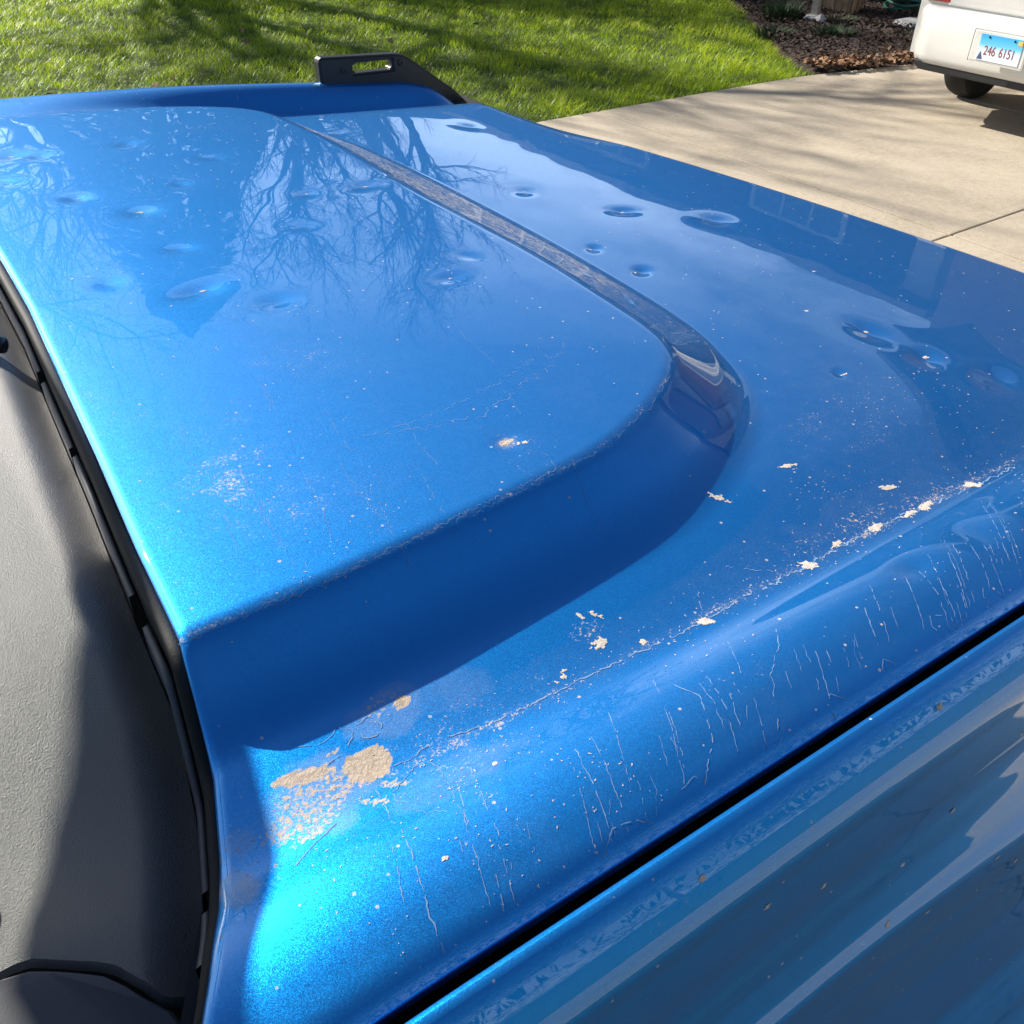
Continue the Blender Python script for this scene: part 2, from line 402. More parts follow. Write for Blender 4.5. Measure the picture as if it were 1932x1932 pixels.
from math import sin
_QK = np.array([0, .30, .60, .72, .775, .808, .828, .843, .868, .890, .908, .928, .939, .946, .952])
_QZ = np.array([0, 0, 0, -.001, -.0045, -.0072, -.0080, -.0062, .0030, .0085, .0095, .0070, .0040, .0, -.0065])
QE = .952
def pchip(xk, yk, x):
    h = np.diff(xk); d = np.diff(yk)/h; m = np.zeros(len(xk))
    for i in range(1, len(xk)-1):
        if d[i-1]*d[i] > 0: m[i] = 2*d[i-1]*d[i]/(d[i-1]+d[i])
    m[0], m[-1] = d[0], d[-1]
    i = np.clip(np.searchsorted(xk, x)-1, 0, len(h)-1); t = (x-xk[i])/h[i]
    return ((1+2*t)*(1-t)**2*yk[i]+t*(1-t)**2*h[i]*m[i]+t*t*(3-2*t)*yk[i+1]+t*t*(t-1)*h[i]*m[i+1])

_qt = np.linspace(-.1, 1.05, 2301); _pt = pchip(_QK, _QZ, np.clip(_qt, 0, QE)); _kk = np.exp(-(np.arange(-40, 41)*.0005/.0075)**2/2); _kk /= _kk.sum()
_ps = np.convolve(_pt, _kk, 'same'); _wt = sstep(.925, .938, _qt); _ps = _ps*(1-_wt)+_pt*_wt
def hood_z(X, Y, detail=True):
    X = np.asarray(X, float); Y = np.asarray(Y, float); q = qof(Y)
    z = 1.241-.04*X-.032*np.maximum(0, X-.5)**2
    p = np.interp(np.clip(q, 0, QE), _qt, _ps)
    far = sstep(1.75, 1.9, Y); amp = 1+far*2.6; tr = amp
    fade = 1-far*sstep(1.06, 1.275, X)
    pg = .0095*sstep(.70, .92, q); kf = far*(1-sstep(.25, .85, X))*(q < .905); p = p*(1-kf)+np.where(q < .905, pg, p)*kf
    z = z+np.where(q < .93, p*amp*fade, np.where(p > 0, p*amp*fade, p))
    z = z-far*sstep(.62, .84, q)*.028*sstep(.3, 1.15, X)-.055*sstep(1.14, 1.30, X)*sstep(1.38, 1.80, Y)
    z = z-(.35+.25*sstep(.6, .85, q))*np.maximum(0, .105-X)**2      # the rear end bends down a little
    sc = sdist(CREST, X, Y); sb = sdist(BASE, X, Y); W = np.maximum(sc-sb, 1e-4); t = -sb/W
    e = np.clip(.009/W, .04, .30); g_ = .50-.42*sstep(.055, .10, W)       # wide hollow at the foot of the side walls
    f = np.where(t < -g_, 0, np.where(t < g_, (t+g_)**2/(4*g_), np.where(t < 1-e, t, np.where(t < 1+e, 1-(1+e-t)**2/(4*e), 1))))
    z = z+.05*f+.006*np.clip(-sc/.6, 0, 1)**.8*np.where(sc < 0, 1, 0)
    if detail:
        calm = 1-.85*((sc > -.01) & (sb < .01))
        z = z+calm*(.00008+.00016*(X < .62))*(fbm(X*9, Y*7, 2)-.5)+calm*.00006*(vnoise(X*26+5, Y*22)-.5)
        for dx, dy, dm, sg in DENTS:
            sg = sg*(.72+.5*((dx*37.7+dy*19.3) % 1))
            r2 = 1.0*((X-dx)*(1+.25*sin(dx*97))+.3*sin(dy*71)*(Y-dy))**2+((Y-dy)*(1+.25*sin(dy*53)))**2; r2 = r2/(sg*.001)**2
            z = z-dm*.0019*np.exp(-r2/2)-.00030*dm*np.exp(-r2/9)
    d = X-x_rear(Y); z = z-.0030*(1-np.clip(d/.007, 0, 1))**2
    d = x_front(Y)-X; z = z-.035*(1-np.clip(d/.05, 0, 1))**2
    return z
def hz(x, y): return float(hood_z(np.array([x]), np.array([y]))[0])

SUV = thing('sport_utility_vehicle', 'bright blue open top off-road vehicle with hail dented dusty hood', 'car', (0.2, YC, 0))
# hood panel: one sheet, finer towards the near side
nu, nv = 380, 470
u = np.linspace(0, 1, nu)**1.12; v = np.linspace(0, 1, nv)**1.25
y0h, y1h = YC-QE, YC+QE
Yg = (y0h+v*(y1h-y0h))[None, :]*np.ones((nu, 1))
Xg = x_rear(Yg)+u[:, None]*(x_front(Yg)-x_rear(Yg)); Zg = hood_z(Xg, Yg)
P = np.stack([Xg, Yg, Zg], -1)
# flange turned down all round
def ring(P, dz, inset): 
    Q = P.copy(); return Q
def pad(P):
    a = np.array(P); top = a[:1].copy(); top[..., 2] -= .014; top[..., 0] += .002; bot = a[-1:].copy(); bot[..., 2] -= .03; bot[..., 0] -= .004
    a = np.concatenate([top, a, bot], 0)
    l = a[:, :1].copy(); l[..., 2] -= .022; l[..., 1] += .006; r = a[:, -1:].copy(); r[..., 2] -= .022; r[..., 1] -= .006
    return np.concatenate([l, a, r], 1)
P = pad(P); n, m = P.shape[:2]
idx = np.arange(n*m).reshape(n, m)
F = np.stack([idx[:-1, :-1], idx[1:, :-1], idx[1:, 1:], idx[:-1, 1:]], -1).reshape(-1, 4)
HOOD = fast_mesh('hood', P.reshape(-1, 3), F, M_PAINT, SUV, smooth=True)
X, Y = P[..., 0], P[..., 1]
# how much dust lies where (washed together along creases, rear edge, wall of the bulge)
sc = sdist(CREST, X, Y); sb = sdist(BASE, X, Y)
dust = .06+.24*fbm(X*11, Y*11, 4)
dust += .38*np.exp(-((qof(Y)-.828)/.005)**2)*sstep(.05, .2, X)*(.4+.9*fbm(X*40, Y*40, 2))
dust += .12*np.exp(-((qof(Y)-.815)/.03)**2)
dust += .5*np.exp(-(sc/.004)**2)*(.3+fbm(X*50+3, Y*50, 2))*(X < .58)
wall = (sc > 0) & (sb < 0); front = wall & (X > .59+.0*Y) & (Y > .600+.05*(X-.60))
dust = np.where(wall & ~front, dust*.10, dust)
shade_floor = (sb > 0) & (sb < .055) & (X < .55); dust = np.where(shade_floor, dust*.25, dust)
dust = np.where(front, .12+.95*fbm(X*75, Y*16, 3)*sstep(0, -.03, sb)*sstep(.0, .03, sc)*(.45+.55*sstep(.65, 1.0, Y)), dust)
dust += .16*np.exp(-((X-x_rear(Y))/.03)**2)
for (px, py, pr, pa) in [(.155,.70,.05,.5),(.275,.745,.05,.55),(.245,.77,.03,.4),(.14,.62,.045,.6),(.16,.545,.06,.6),(.11,.59,.05,.5),(.21,.52,.04,.4),(.355,.53,.012,.9),(.37,.52,.02,.4),(.34,.70,.03,.3),(.66,.47,.07,.4),(.80,.50,.08,.3),(.75,.42,.06,.35),(.16,.36,.03,.5),(.20,.35,.04,.35),(.15,.29,.04,.35),(.17,.26,.03,.3),(.35,.24,.05,.25)]:
    dust += .42*pa*np.exp(-((X-px)**2+(Y-py)**2)/pr**2)*(.3+1.1*fbm(X*45, Y*45, 3))
attr(HOOD, 'dust', np.clip(np.where(front, .25+.35*fbm(X*60, Y*60, 2), dust), 0, 1.3))
attr(HOOD, 'streak', np.where(wall & (X > .58), sstep(.600, .640, Y)*sstep(.002, .012, sc)*sstep(-.004, -.016, sb)*np.clip(.55+.55*sstep(.66, .85, Y)+.5*(fbm(X*30, Y*9, 3)-.5), 0, 1.1), 0))
film = np.zeros(X.shape)
for px, py, ra, rb, am in [(.024, .300, .012, .016, .85), (.035, .330, .012, .012, .35), (.085, .334, .036, .030, .30), (.15, .365, .03, .02, .22), (.17, .30, .05, .02, .14), (.20, .36, .04, .02, .12), (.62, .345, .12, .03, .05), (.355, .528, .012, .008, .3)]:
    rr = np.sqrt(((X-px)/ra)**2+((Y-py)/rb)**2)+.9*(fbm(X*55, Y*55, 3)-.5); film = np.maximum(film, am*(1-sstep(.72, 1.05, rr)))
attr(HOOD, 'film', film)
def blob(px, py, ra, rb, ang, am, fr=60, wob=.7, soft=.55):
    ca, sa = math.cos(ang), math.sin(ang); A = ca*(X-px)+sa*(Y-py); B = -sa*(X-px)+ca*(Y-py)
    return am*(1-sstep(soft, 1.1, np.sqrt((A/ra)**2+(B/rb)**2)+wob*(fbm(X*fr+px*50, Y*fr, 3)-.5)))
mud = np.zeros(X.shape)
for bb in [(.1215, .3375, .0150, .0145, .4, 1.25, 90, .5, .8), (.083, .351, .026, .0052, -.22, 1.15, 60, .6, .6), (.106, .356, .012, .003, .35, .9), (.086, .331, .038, .028, .2, .66, 50, 1.1, .5), (.068, .318, .018, .014, 0, .66, 60, .8),
           (.163, .369, .0085, .0065, .3, 1.1, 90, .5, .7), (.150, .372, .020, .012, .3, .50), (.127, .316, .014, .0035, -.5, .85), (.112, .310, .015, .004, -.6, .8), (.031, .320, .018, .022, .3, .40),
           (.17, .335, .03, .012, .1, .36), (.20, .30, .035, .02, .1, .33), (.165, .30, .03, .025, .2, .36), (.25, .345, .04, .02, .1, .30), (.31, .355, .02, .015, .1, .46), (.60, .34, .06, .014, 0, .44), (.68, .33, .06, .012, -.05, .44), (.53, .34, .04, .014, 0, .40),
           (.355, .529, .010, .006, .3, .8), (.35, .25, .05, .02, .3, .28), (.50, .24, .05, .018, .3, .26), (.15, .235, .03, .02, .2, .28)]:
    mud = np.maximum(mud, blob(*bb))
attr(HOOD, 'mud', mud)

# dried mud, flakes of dirt and of painted glint and water tracks lying on the hood (each has its own thickness)
def crust(name, cx, cy, rx, ry, ang, solid, mat=M_MUD, res=.0009, thick=.0004, parent=HOOD, tail=None):
    k = 1.5; gx = np.arange(-rx*k, rx*k, res); gy = np.arange(-ry*k, ry*k, res); A, B = np.meshgrid(gx, gy, indexing='ij')
    ca, sa = math.cos(ang), math.sin(ang); X = cx+ca*A-sa*B; Y = cy+sa*A+ca*B
    r = np.sqrt((A/rx)**2+(B/ry)**2)
    m = (1.05-r)*1.2+1.1*(fbm(A/rx*1.6+cx*97, B/ry*1.6+cy*71, 3)-.5)-(1-solid)*(.15+5.0*(fbm(X*430, Y*430, 3)-.42))
    keep = m > 0
    cell = keep[:-1, :-1] & keep[1:, :-1] & keep[1:, 1:] & keep[:-1, 1:]
    if cell.sum() < 4: return None
    Z = hood_z(X, Y)+.0002+thick*np.clip(m*1.6, 0, 1)*(.35+.9*fbm(X*260, Y*260, 3))
    V = np.stack([X, Y, Z], -1).reshape(-1, 3); n, mm = X.shape; ix = np.arange(n*mm).reshape(n, mm)
    F = np.stack([ix[:-1, :-1], ix[1:, :-1], ix[1:, 1:], ix[:-1, 1:]], -1)[cell]
    used = np.unique(F); mp = np.zeros(n*mm, int); mp[used] = np.arange(len(used))
    return fast_mesh(name, V[used], mp[F], mat, parent, smooth=True)
for (x, y, rx, ry, an, so) in [(.603,.425,.012,.004,-.3,.9),(.662,.356,.012,.0045,-.4,.9),(.738,.318,.012,.006,-.5,.95),(.668,.320,.012,.006,.2,.9),(.645,.321,.013,.004,.05,.8),(.601,.323,.014,.005,.1,.85),(.555,.326,.012,.0045,.1,.6),(.512,.320,.011,.006,-.4,.85),(.393,.317,.008,.005,-.6,.95),(.339,.326,.005,.004,0,.9),(.310,.342,.010,.006,.3,.55),(.315,.371,.003,.006,.2,.8),(.326,.366,.003,.007,.4,.7),(.270,.331,.008,.005,.5,.5),(.507,.422,.004,.012,.6,.5),(.185,.290,.0028,.0024,0,1),(.123,.246,.003,.002,0,.8),(.355,.529,.006,.004,.3,.7),(.367,.521,.008,.003,-.3,.4),(.13,1.05,.003,.003,0,.8),(.80,.52,.006,.003,-.3,.8),(.923,.585,.005,.003,-.4,.8),(.93,.505,.005,.003,-.3,.8),(1.02,.75,.004,.003,0,.8),(.243,.957,.0055,.003,.2,.75),(.258,1.243,.006,.003,0,.75),(.202,1.334,.006,.0025,0,.7),(.568,1.21,.005,.0025,0,.7),(.479,1.215,.004,.0025,0,.7),(.497,.856,.0035,.0025,0,.7),(.165,1.584,.006,.003,0,.7),(.859,1.224,.005,.0025,0,.6),(.90,.66,.004,.003,0,.8),(.79,.862,.004,.003,0,.7),(.79,.961,.004,.003,0,.7),(.945,1.074,.005,.003,0,.7)]:
    crust('dirt_glint_flake', x, y, rx*.85, ry*.85, an, so*.86, M_CHIP, res=.0006, thick=.0003)  # the pale flakes inside dents stand in for sun glints

def track(pts, wd=.0006, jit=.0016, mat=M_TRACK, name='water_track', broken=.25, seed=0):
    wd = wd*.62
    """thin wandering line of dried residue"""
    p = np.array(pts, float); d = np.r_[0, np.cumsum(np.hypot(*np.diff(p, axis=0).T))]; n = max(4, int(d[-1]/.0011)); t = np.linspace(0, d[-1], n)
    x = np.interp(t, d, p[:, 0]); y = np.interp(t, d, p[:, 1]); s = seed*13.7
    dx = np.gradient(x); dy = np.gradient(y); l = np.hypot(dx, dy)+1e-9; nx, ny = -dy/l, dx/l
    o = jit*2*(fbm(t*170+s, t*0+s, 3)-.5)+jit*.7*(vnoise(t*420+s, t*0+3)-.5)
    x = x+nx*o; y = y+ny*o; ww = wd*(.35+1.2*vnoise(t*380+s, t*0+7))
    a = np.stack([x+nx*ww/2, y+ny*ww/2], -1); b = np.stack([x-nx*ww/2, y-ny*ww/2], -1)
    A = np.c_[a, hood_z(a[:, 0], a[:, 1])+.0003]; B = np.c_[b, hood_z(b[:, 0], b[:, 1])+.0003]
    keep = np.where(vnoise(t*210+s, t*0+11) > broken)[0]; keep = keep[keep < n-1]
    if len(keep) == 0: return
    F = [(k, k+1, n+k+1, n+k) for k in keep]
    return fast_mesh(name, np.r_[A, B], F, mat, HOOD)
# countless fine specks and curls of residue, thickest along the valley and the outer slope
ns = 5200; rs = np.random.default_rng(4)
X = rs.random(ns)*1.2; Y = np.where(rs.random(ns) < .72, .205+.30*rs.random(ns)**1.2, .3+1.2*rs.random(ns))
dn = fbm(X*13, Y*13, 3)+.5*np.exp(-((Y-.322)/.012)**2)+.35*np.exp(-((X-.17)**2+(Y-.33)**2)/.06**2)-.25*(sdist(BASE, X, Y) < 0)+.25*((np.abs(X-.22) < .12) & (np.abs(Y-.62) < .2))
k = (dn+.35*(rs.random(ns)-.5) > .60) & (X > x_rear(Y)+.01) & (X < x_front(Y)-.02) & ~((sdist(CREST, X, Y) > .004) & (sdist(BASE, X, Y) < .06) & (X < .6)); X, Y = X[k], Y[k]; n = len(X)
ln = (.0006+.0022*rs.random(n)**2.5)*(.75+.5*np.hypot(X, Y)); ww = .0004+.0005*rs.random(n); a = np.where(rs.random(n) < .5, -1.9, 0)+rs.normal(0, .8, n); cv = rs.normal(0, 1.2, n)
V = np.zeros((n, 3, 2, 2))
for i, t_ in enumerate((-.5, 0, .5)):
    an = a+cv*t_; px = X+np.cos(an)*ln*t_; py = Y+np.sin(an)*ln*t_; w_ = ww*(1 if i == 1 else .45)
    for j, s_ in enumerate((-.5, .5)): V[:, i, j, 0] = px-np.sin(an)*w_*s_; V[:, i, j, 1] = py+np.cos(an)*w_*s_
V = V.reshape(-1, 2); V = np.c_[V, hood_z(V[:, 0], V[:, 1])+.00035]
F = (np.array([[0, 2, 3, 1], [2, 4, 5, 3]])[None]+(np.arange(n)*6)[:, None, None]).reshape(-1, 4)
stuff(fast_mesh('dirt_specks', V, F, M_CHIP, HOOD))
rd = random.Random(21); DRIPS = []
for k in range(38):
    x0 = .10+.72*(k+rd.random())/38; y0 = rd.uniform(.225, .29); y1 = rd.uniform(.204, y0-.015); sl = .2+1.15*x0; wv = rd.choice((.0004, .0005, .0006, .0008))
    p0 = [(x0-sl*(y0-y), y) for y in (y0, (y0+y1)/2, y1)]; DRIPS.append((p0, wv, .0008))
    if rd.random() < .30: DRIPS.append(([(x+rd.uniform(.006, .012), y) for x, y in p0], wv*.8, .0008))
for k in range(16):
    x0 = rd.uniform(.12, .5); y0 = rd.uniform(.48, .75); DRIPS.append(([(x0, y0), (x0-.006, y0-.03), (x0-.01, y0-.03-rd.uniform(.01, .06))], .0004, .002))
tr = 0
for pts, wd, jit in DRIPS+[
  ([(.134,.328),(.150,.327),(.165,.331),(.20,.324),(.24,.322),(.30,.321),(.36,.318),(.43,.320)], .0014, .002),
  ([(.43,.322),(.52,.32),(.60,.325),(.66,.320),(.74,.316),(.80,.314)], .0022, .004),
  ([(.05,.448),(.13,.447),(.236,.459),(.338,.468),(.428,.482),(.505,.515),(.56,.55)], .0007, .003),
  ([(.07,.449),(.15,.449),(.24,.461),(.338,.471),(.42,.482)], .0006, .004),
  ([(.09,.372),(.10,.366),(.108,.368),(.118,.372),(.125,.365)], .0006, .002),
  ([(.10,.35),(.112,.352),(.125,.364)], .0012, .001),
  ([(.128,.368),(.138,.370),(.143,.360),(.136,.353),(.128,.357),(.127,.366)], .0012, .0012),
  ([(.116,.318),(.114,.300),(.112,.285)], .0009, .0015), ([(.122,.315),(.124,.300),(.129,.285),(.14,.272)], .0008, .002),
  ([(.124,.31),(.14,.318),(.152,.322),(.157,.31),(.152,.295)], .0009, .002),
  ([(.055,.295),(.07,.303),(.086,.309)], .0012, .0006),
  ([(.174,.304),(.166,.28),(.158,.25),(.146,.215)], .0008, .0015), ([(.155,.30),(.148,.27),(.138,.235),(.130,.212)], .0006, .0015),
  ([(.23,.268),(.224,.245),(.211,.207)], .0008, .0012), ([(.245,.27),(.235,.24),(.222,.207)], .0006, .0012),
  ([(.32,.275),(.326,.256),(.310,.229),(.283,.206)], .0009, .0012), ([(.335,.27),(.33,.25),(.318,.225)], .0006, .001),
  ([(.345,.275),(.333,.24),(.315,.21)], .0007, .001), ([(.42,.275),(.405,.26),(.38,.244),(.352,.21)], .0008, .0012),
  ([(.43,.272),(.42,.25),(.395,.21)], .0005, .001),
  ([(.115,.285),(.108,.25),(.101,.225),(.098,.205)], .0009, .0012), ([(.565,.258),(.553,.235),(.531,.205)], .0007, .001),
  ([(.575,.256),(.562,.235),(.542,.207)], .0007, .001), ([(.63,.256),(.61,.23),(.588,.207)], .0006, .001), ([(.64,.25),(.622,.23),(.603,.207)], .0006, .001),
  ([(.524,.203),(.520,.214),(.527,.222),(.536,.218),(.54,.204)], .0007, .0005), ([(.586,.203),(.584,.213),(.592,.220),(.600,.214),(.602,.204)], .0007, .0005),
  ([(.456,.200),(.455,.208),(.462,.214),(.468,.206)], .0009, .0006), ([(.398,.199),(.397,.206),(.404,.212),(.412,.205)], .0012, .0006),
  ([(.20,.203),(.215,.212),(.23,.210),(.24,.203)], .0008, .001), ([(.26,.203),(.268,.211),(.28,.213),(.286,.205)], .0007, .001),
  ([(.25,.60),(.30,.585),(.36,.575),(.42,.60),(.47,.62),(.52,.66)], .0007, .006), ([(.27,.597),(.33,.60),(.40,.615),(.46,.64)], .0006, .006),
  ([(.15,.60),(.145,.56),(.14,.50)], .0005, .003), ([(.19,.57),(.185,.53),(.175,.485)], .0005, .003),
  ([(.48,.33),(.465,.345),(.45,.352)], .0009, .003), ([(.41,.345),(.40,.33),(.393,.32)], .001, .002)]:
    tr += 1; track(pts, wd, jit, seed=tr, broken=.28 if wd > .001 else .34)

# ------------------------------------------------------------------ near fender, gap, far fender
def fender(side):
    # cross-section (distance outwards from the gap lip, height from the lip); runs along x
    prof = [(-.020, -.060), (-.004, -.030), (-.0025, -.006), (.0, -.0012), (.003, .0), (.007, -.0018), (.013, -.0072), (.021, -.0170), (.028, -.0280), (.0325, -.0370), (.0338, -.0415), (.0342, -.047),
            (.0352, -.060), (.0375, -.085), (.041, -.125), (.047, -.165), (.0565, -.195), (.0625, -.205), (.0648, -.212), (.0652, -.225), (.068, -.27), (.076, -.36), (.094, -.46), (.125, -.54), (.150, -.60), (.155, -.66)]
    dd = np.r_[0, np.cumsum(np.hypot(*np.diff(np.array(prof), axis=0).T))]; tt = np.unique(np.r_[dd, np.linspace(0, dd[-1], 150)])
    po = np.interp(tt, dd, [p[0] for p in prof]); ph = np.interp(tt, dd, [p[1] for p in prof]); kw = np.exp(-np.linspace(-2, 2, 5)**2/2); kw /= kw.sum()
    for k in range(2):
        f_ = np.convolve(po, kw, 'same'); po[25:-4] = f_[25:-4]; f_ = np.convolve(ph, kw, 'same'); ph[25:-4] = f_[25:-4]
    po = po+np.where(ph < -.05, .0016*(fbm(ph*26, ph*0+.5, 3)-.5)*2, 0); prof = list(zip(po, ph))
    xs_ = np.linspace(-.42, 1.42 if side < 0 else 1.29, 110); ring_ = []
    for x in xs_:
        fl = .014*sstep(.35, .75, x); tp = .10*max(0, x-1.1)
        zt = 1.241-.04*x-.032*max(0, x-.5)**2-.006-.6*max(0, .105-x)**2-((.028*float(sstep(.3, 1.15, x))+.055*float(sstep(1.14, 1.30, x))) if side > 0 else 0)
        row = []
        for o, h in prof:
            k = sstep(-.12, -.24, h); yy = .1895-o-fl*k+tp
            zz = zt+h
            row.append((x, yy if side < 0 else 2*YC-yy, zz))
        ring_.append(row)
    P = np.array(ring_)
    mb = MB(); mb.grid(P); o = mb.build('fender', M_PAINT, SUV, smooth=True); attr(o, 'dust', np.full(len(o.data.vertices), .16)); attr(o, 'film', np.zeros(len(o.data.vertices))); attr(o, 'streak', np.zeros(len(o.data.vertices))); attr(o, 'mud', np.zeros(len(o.data.vertices)))
    return o
SPOTS = [(.60, -.10), (.52, -.135), (.46, -.155), (.40, -.165), (.66, -.16), (.70, -.21), (.58, -.215), (.49, -.22), (.62, -.25), (.44, -.20), (.74, -.15), (.36, -.10), (.30, -.07), (.25, -.015), (.48, -.012), (.62, -.014)]
FPROF = [(.0, -.0012), (.003, .0), (.007, -.0018), (.013, -.0072), (.021, -.0170), (.028, -.0280), (.0325, -.0370), (.0338, -.0415), (.0342, -.047), (.0352, -.060), (.0375, -.085), (.041, -.125), (.047, -.165), (.0565, -.195), (.0625, -.205), (.0648, -.212), (.0652, -.225), (.068, -.27)]
def fender_y(x, h):
    o_, h_ = zip(*FPROF[1:]); h_ = np.array(h_)[::-1]; o_ = np.array(o_)[::-1]
    return .1895-np.interp(h, h_, o_)-.014*sstep(.35, .75, x)*sstep(-.12, -.24, h)
def fender_spot(x, h, k):
    rq = random.Random(k+3); n = 11; zt = lambda x: 1.241-.04*x-.032*max(0, x-.5)**2-.006; ctr = (x, float(fender_y(x, h))-.0006, zt(x)+h); vs = [ctr]
    for i in range(n):
        a_ = 6.283*i/n; r_ = .0022*rq.uniform(.4, 1.4); xx = x+r_*math.cos(a_)*1.5; hh = h+r_*math.sin(a_)
        vs.append((xx, float(fender_y(xx, hh))-.0004, zt(xx)+hh))
    mesh_obj('water_spot', vs, [(0, 1+i, 1+(i+1) % n) for i in range(n)], M_CHIP, SUV, fixn=False)
FN = fender(-1); FN['label'] = 'right front fender beside the gap'
for k, (x_, h_) in enumerate(SPOTS): fender_spot(x_, h_, k)
fender(1)
gp = MB(); gp.box((.43, .245, 1.12), (1.68, .15, .02)); gp.box((.43, 2*YC-.245, 1.12), (1.68, .15, .02)); gp.box((-.1, YC, 1.09), (.5, 1.75, .02))
gp.build('inner_bay', M_VOID, SUV)
m = None

# ------------------------------------------------------------------ cowl, seal, cap, nozzle
def cowl_z(X, Y):
    q = qof(Y); d = x_rear(Y)-X
    z = 1.268-.054*sstep(.58, .80, q)-.030*sstep(.78, .95, q)
    z = z-.022*(1-sstep(.012, .050, d))-.04*np.maximum(d-.1, 0)
    return z
ds = np.r_[np.linspace(.0175, .08, 18), np.linspace(.09, .30, 24)]
def seam_y(x): return np.interp(x, [-.30, -.097, -.086, -.056, -.048, -.033, -.013, .02], [.340, .340, .339, .318, .311, .286, .283, .283])
rows = []
for d in ds:
    y0 = .33
    for _ in range(8): y0 = float(seam_y(float(x_rear(y0))-d))
    yy = np.linspace(y0, 2*YC-y0, 240); xx = x_rear(yy)-d; zz = cowl_z(xx, yy); zz[0] -= .0045; zz[1] -= .0010
    yy[1] = yy[0]+.0025; yy[0] += .0005; rows.append(np.stack([xx, yy, zz], -1))
rows = np.array(rows); lip = rows[:1].copy(); lip[..., 0] += .001; lip[..., 2] -= .03
mb = MB(); mb.grid(np.concatenate([lip, rows], 0)); COWL = mb.build('cowl_panel', M_COWL, SUV, auto=.7)
# rubber seal along the hood's rear edge
def sweep_y(name, offs, mat, y0=.20, y1=2*YC-.20, n=200, ref=None, parent=SUV):
    yy = np.linspace(y0, y1, n); rows = []
    for o, h in offs:
        x = x_rear(yy)-o; zr = hood_z(x_rear(yy)+.012, yy, False)
        rows.append(np.stack([x, yy, zr+h], -1))
    mb = MB(); mb.grid(np.array(rows)); return mb.build(name, mat, parent, smooth=True)
sweep_y('hood_seal', [(-.004, -.020), (.000, -.0135), (.002, -.0125), (.0065, -.0132), (.0085, -.0160), (.0093, -.022), (.0092, -.05)], M_RUBBER)
for (a_, b_) in [(.285, .318), (.330, .50), (.535, .735), (.75, .88), (.905, 2.0)]:
    sweep_y('cowl_rail', [(.0105, -.05), (.0105, -.028), (.0115, -.0262), (.0155, -.0275), (.0165, -.05)], M_COWL2, y0=a_, y1=b_, n=max(8, int((b_-a_)*120)))
# lower corner cover next to the cowl, with its own edge
def corner_patch(pts, z0, name, mat, thick=.012):
    poly = resample(pts+[pts[0]], 60)[:-1]
    mb = MB(); n = len(poly); c = poly.mean(0)
    rows = []
    for k, dz in ((1.0, -.04), (1.0, -.002), (.994, -.0005), (.985, 0)):
        q = c+(poly-c)*k; rows.append(np.c_[q, cowl_z(q[:, 0], q[:, 1])+z0+dz])
    mb.grid(np.array(rows), closed_u=True); o = len(mb.v)-n; mb.f.append(tuple(range(o, o+n)))
    return mb.build(name, mat, SUV, auto=.6)
corner_patch([(-.30, .3372), (-.098, .3372), (-.0868, .3362), (-.0568, .3152), (-.0488, .3082), (-.0340, .2836), (-.0235, .2805), (-.027, .25), (-.045, .215), (-.09, .18), (-.30, .18)], .002, 'cowl_end_cover', M_COWL2)
corner_patch([(.003, .325), (-.007, .309), (-.020, .287), (-.034, .264), (-.044, .236), (-.034, .232), (-.021, .257), (-.012, .280), (-.003, .303)], .006, 'cowl_corner_trim', M_COWL2)
mb = MB(); mb.lathe([(.015, -.02), (.015, .004), (.013, .007), (.009, .007), (.008, .002), (.001, .002)], (-.108, .388, float(cowl_z(np.array(-.108), np.array(.388)))), 'z', 28); mb.build('round_cap', M_RUBBER, SUV, auto=.6)
zc = float(cowl_z(np.array(.025), np.array(.96)))
mb = MB(); mb.tube([(-.005, .995, zc-.004), (.010, .978, zc+.008), (.024, .965, zc+.012), (.038, .953, zc+.011)], [.011, .011, .0105, .008], 14); mb.build('washer_nozzle', M_BLACK, SUV, smooth=True)

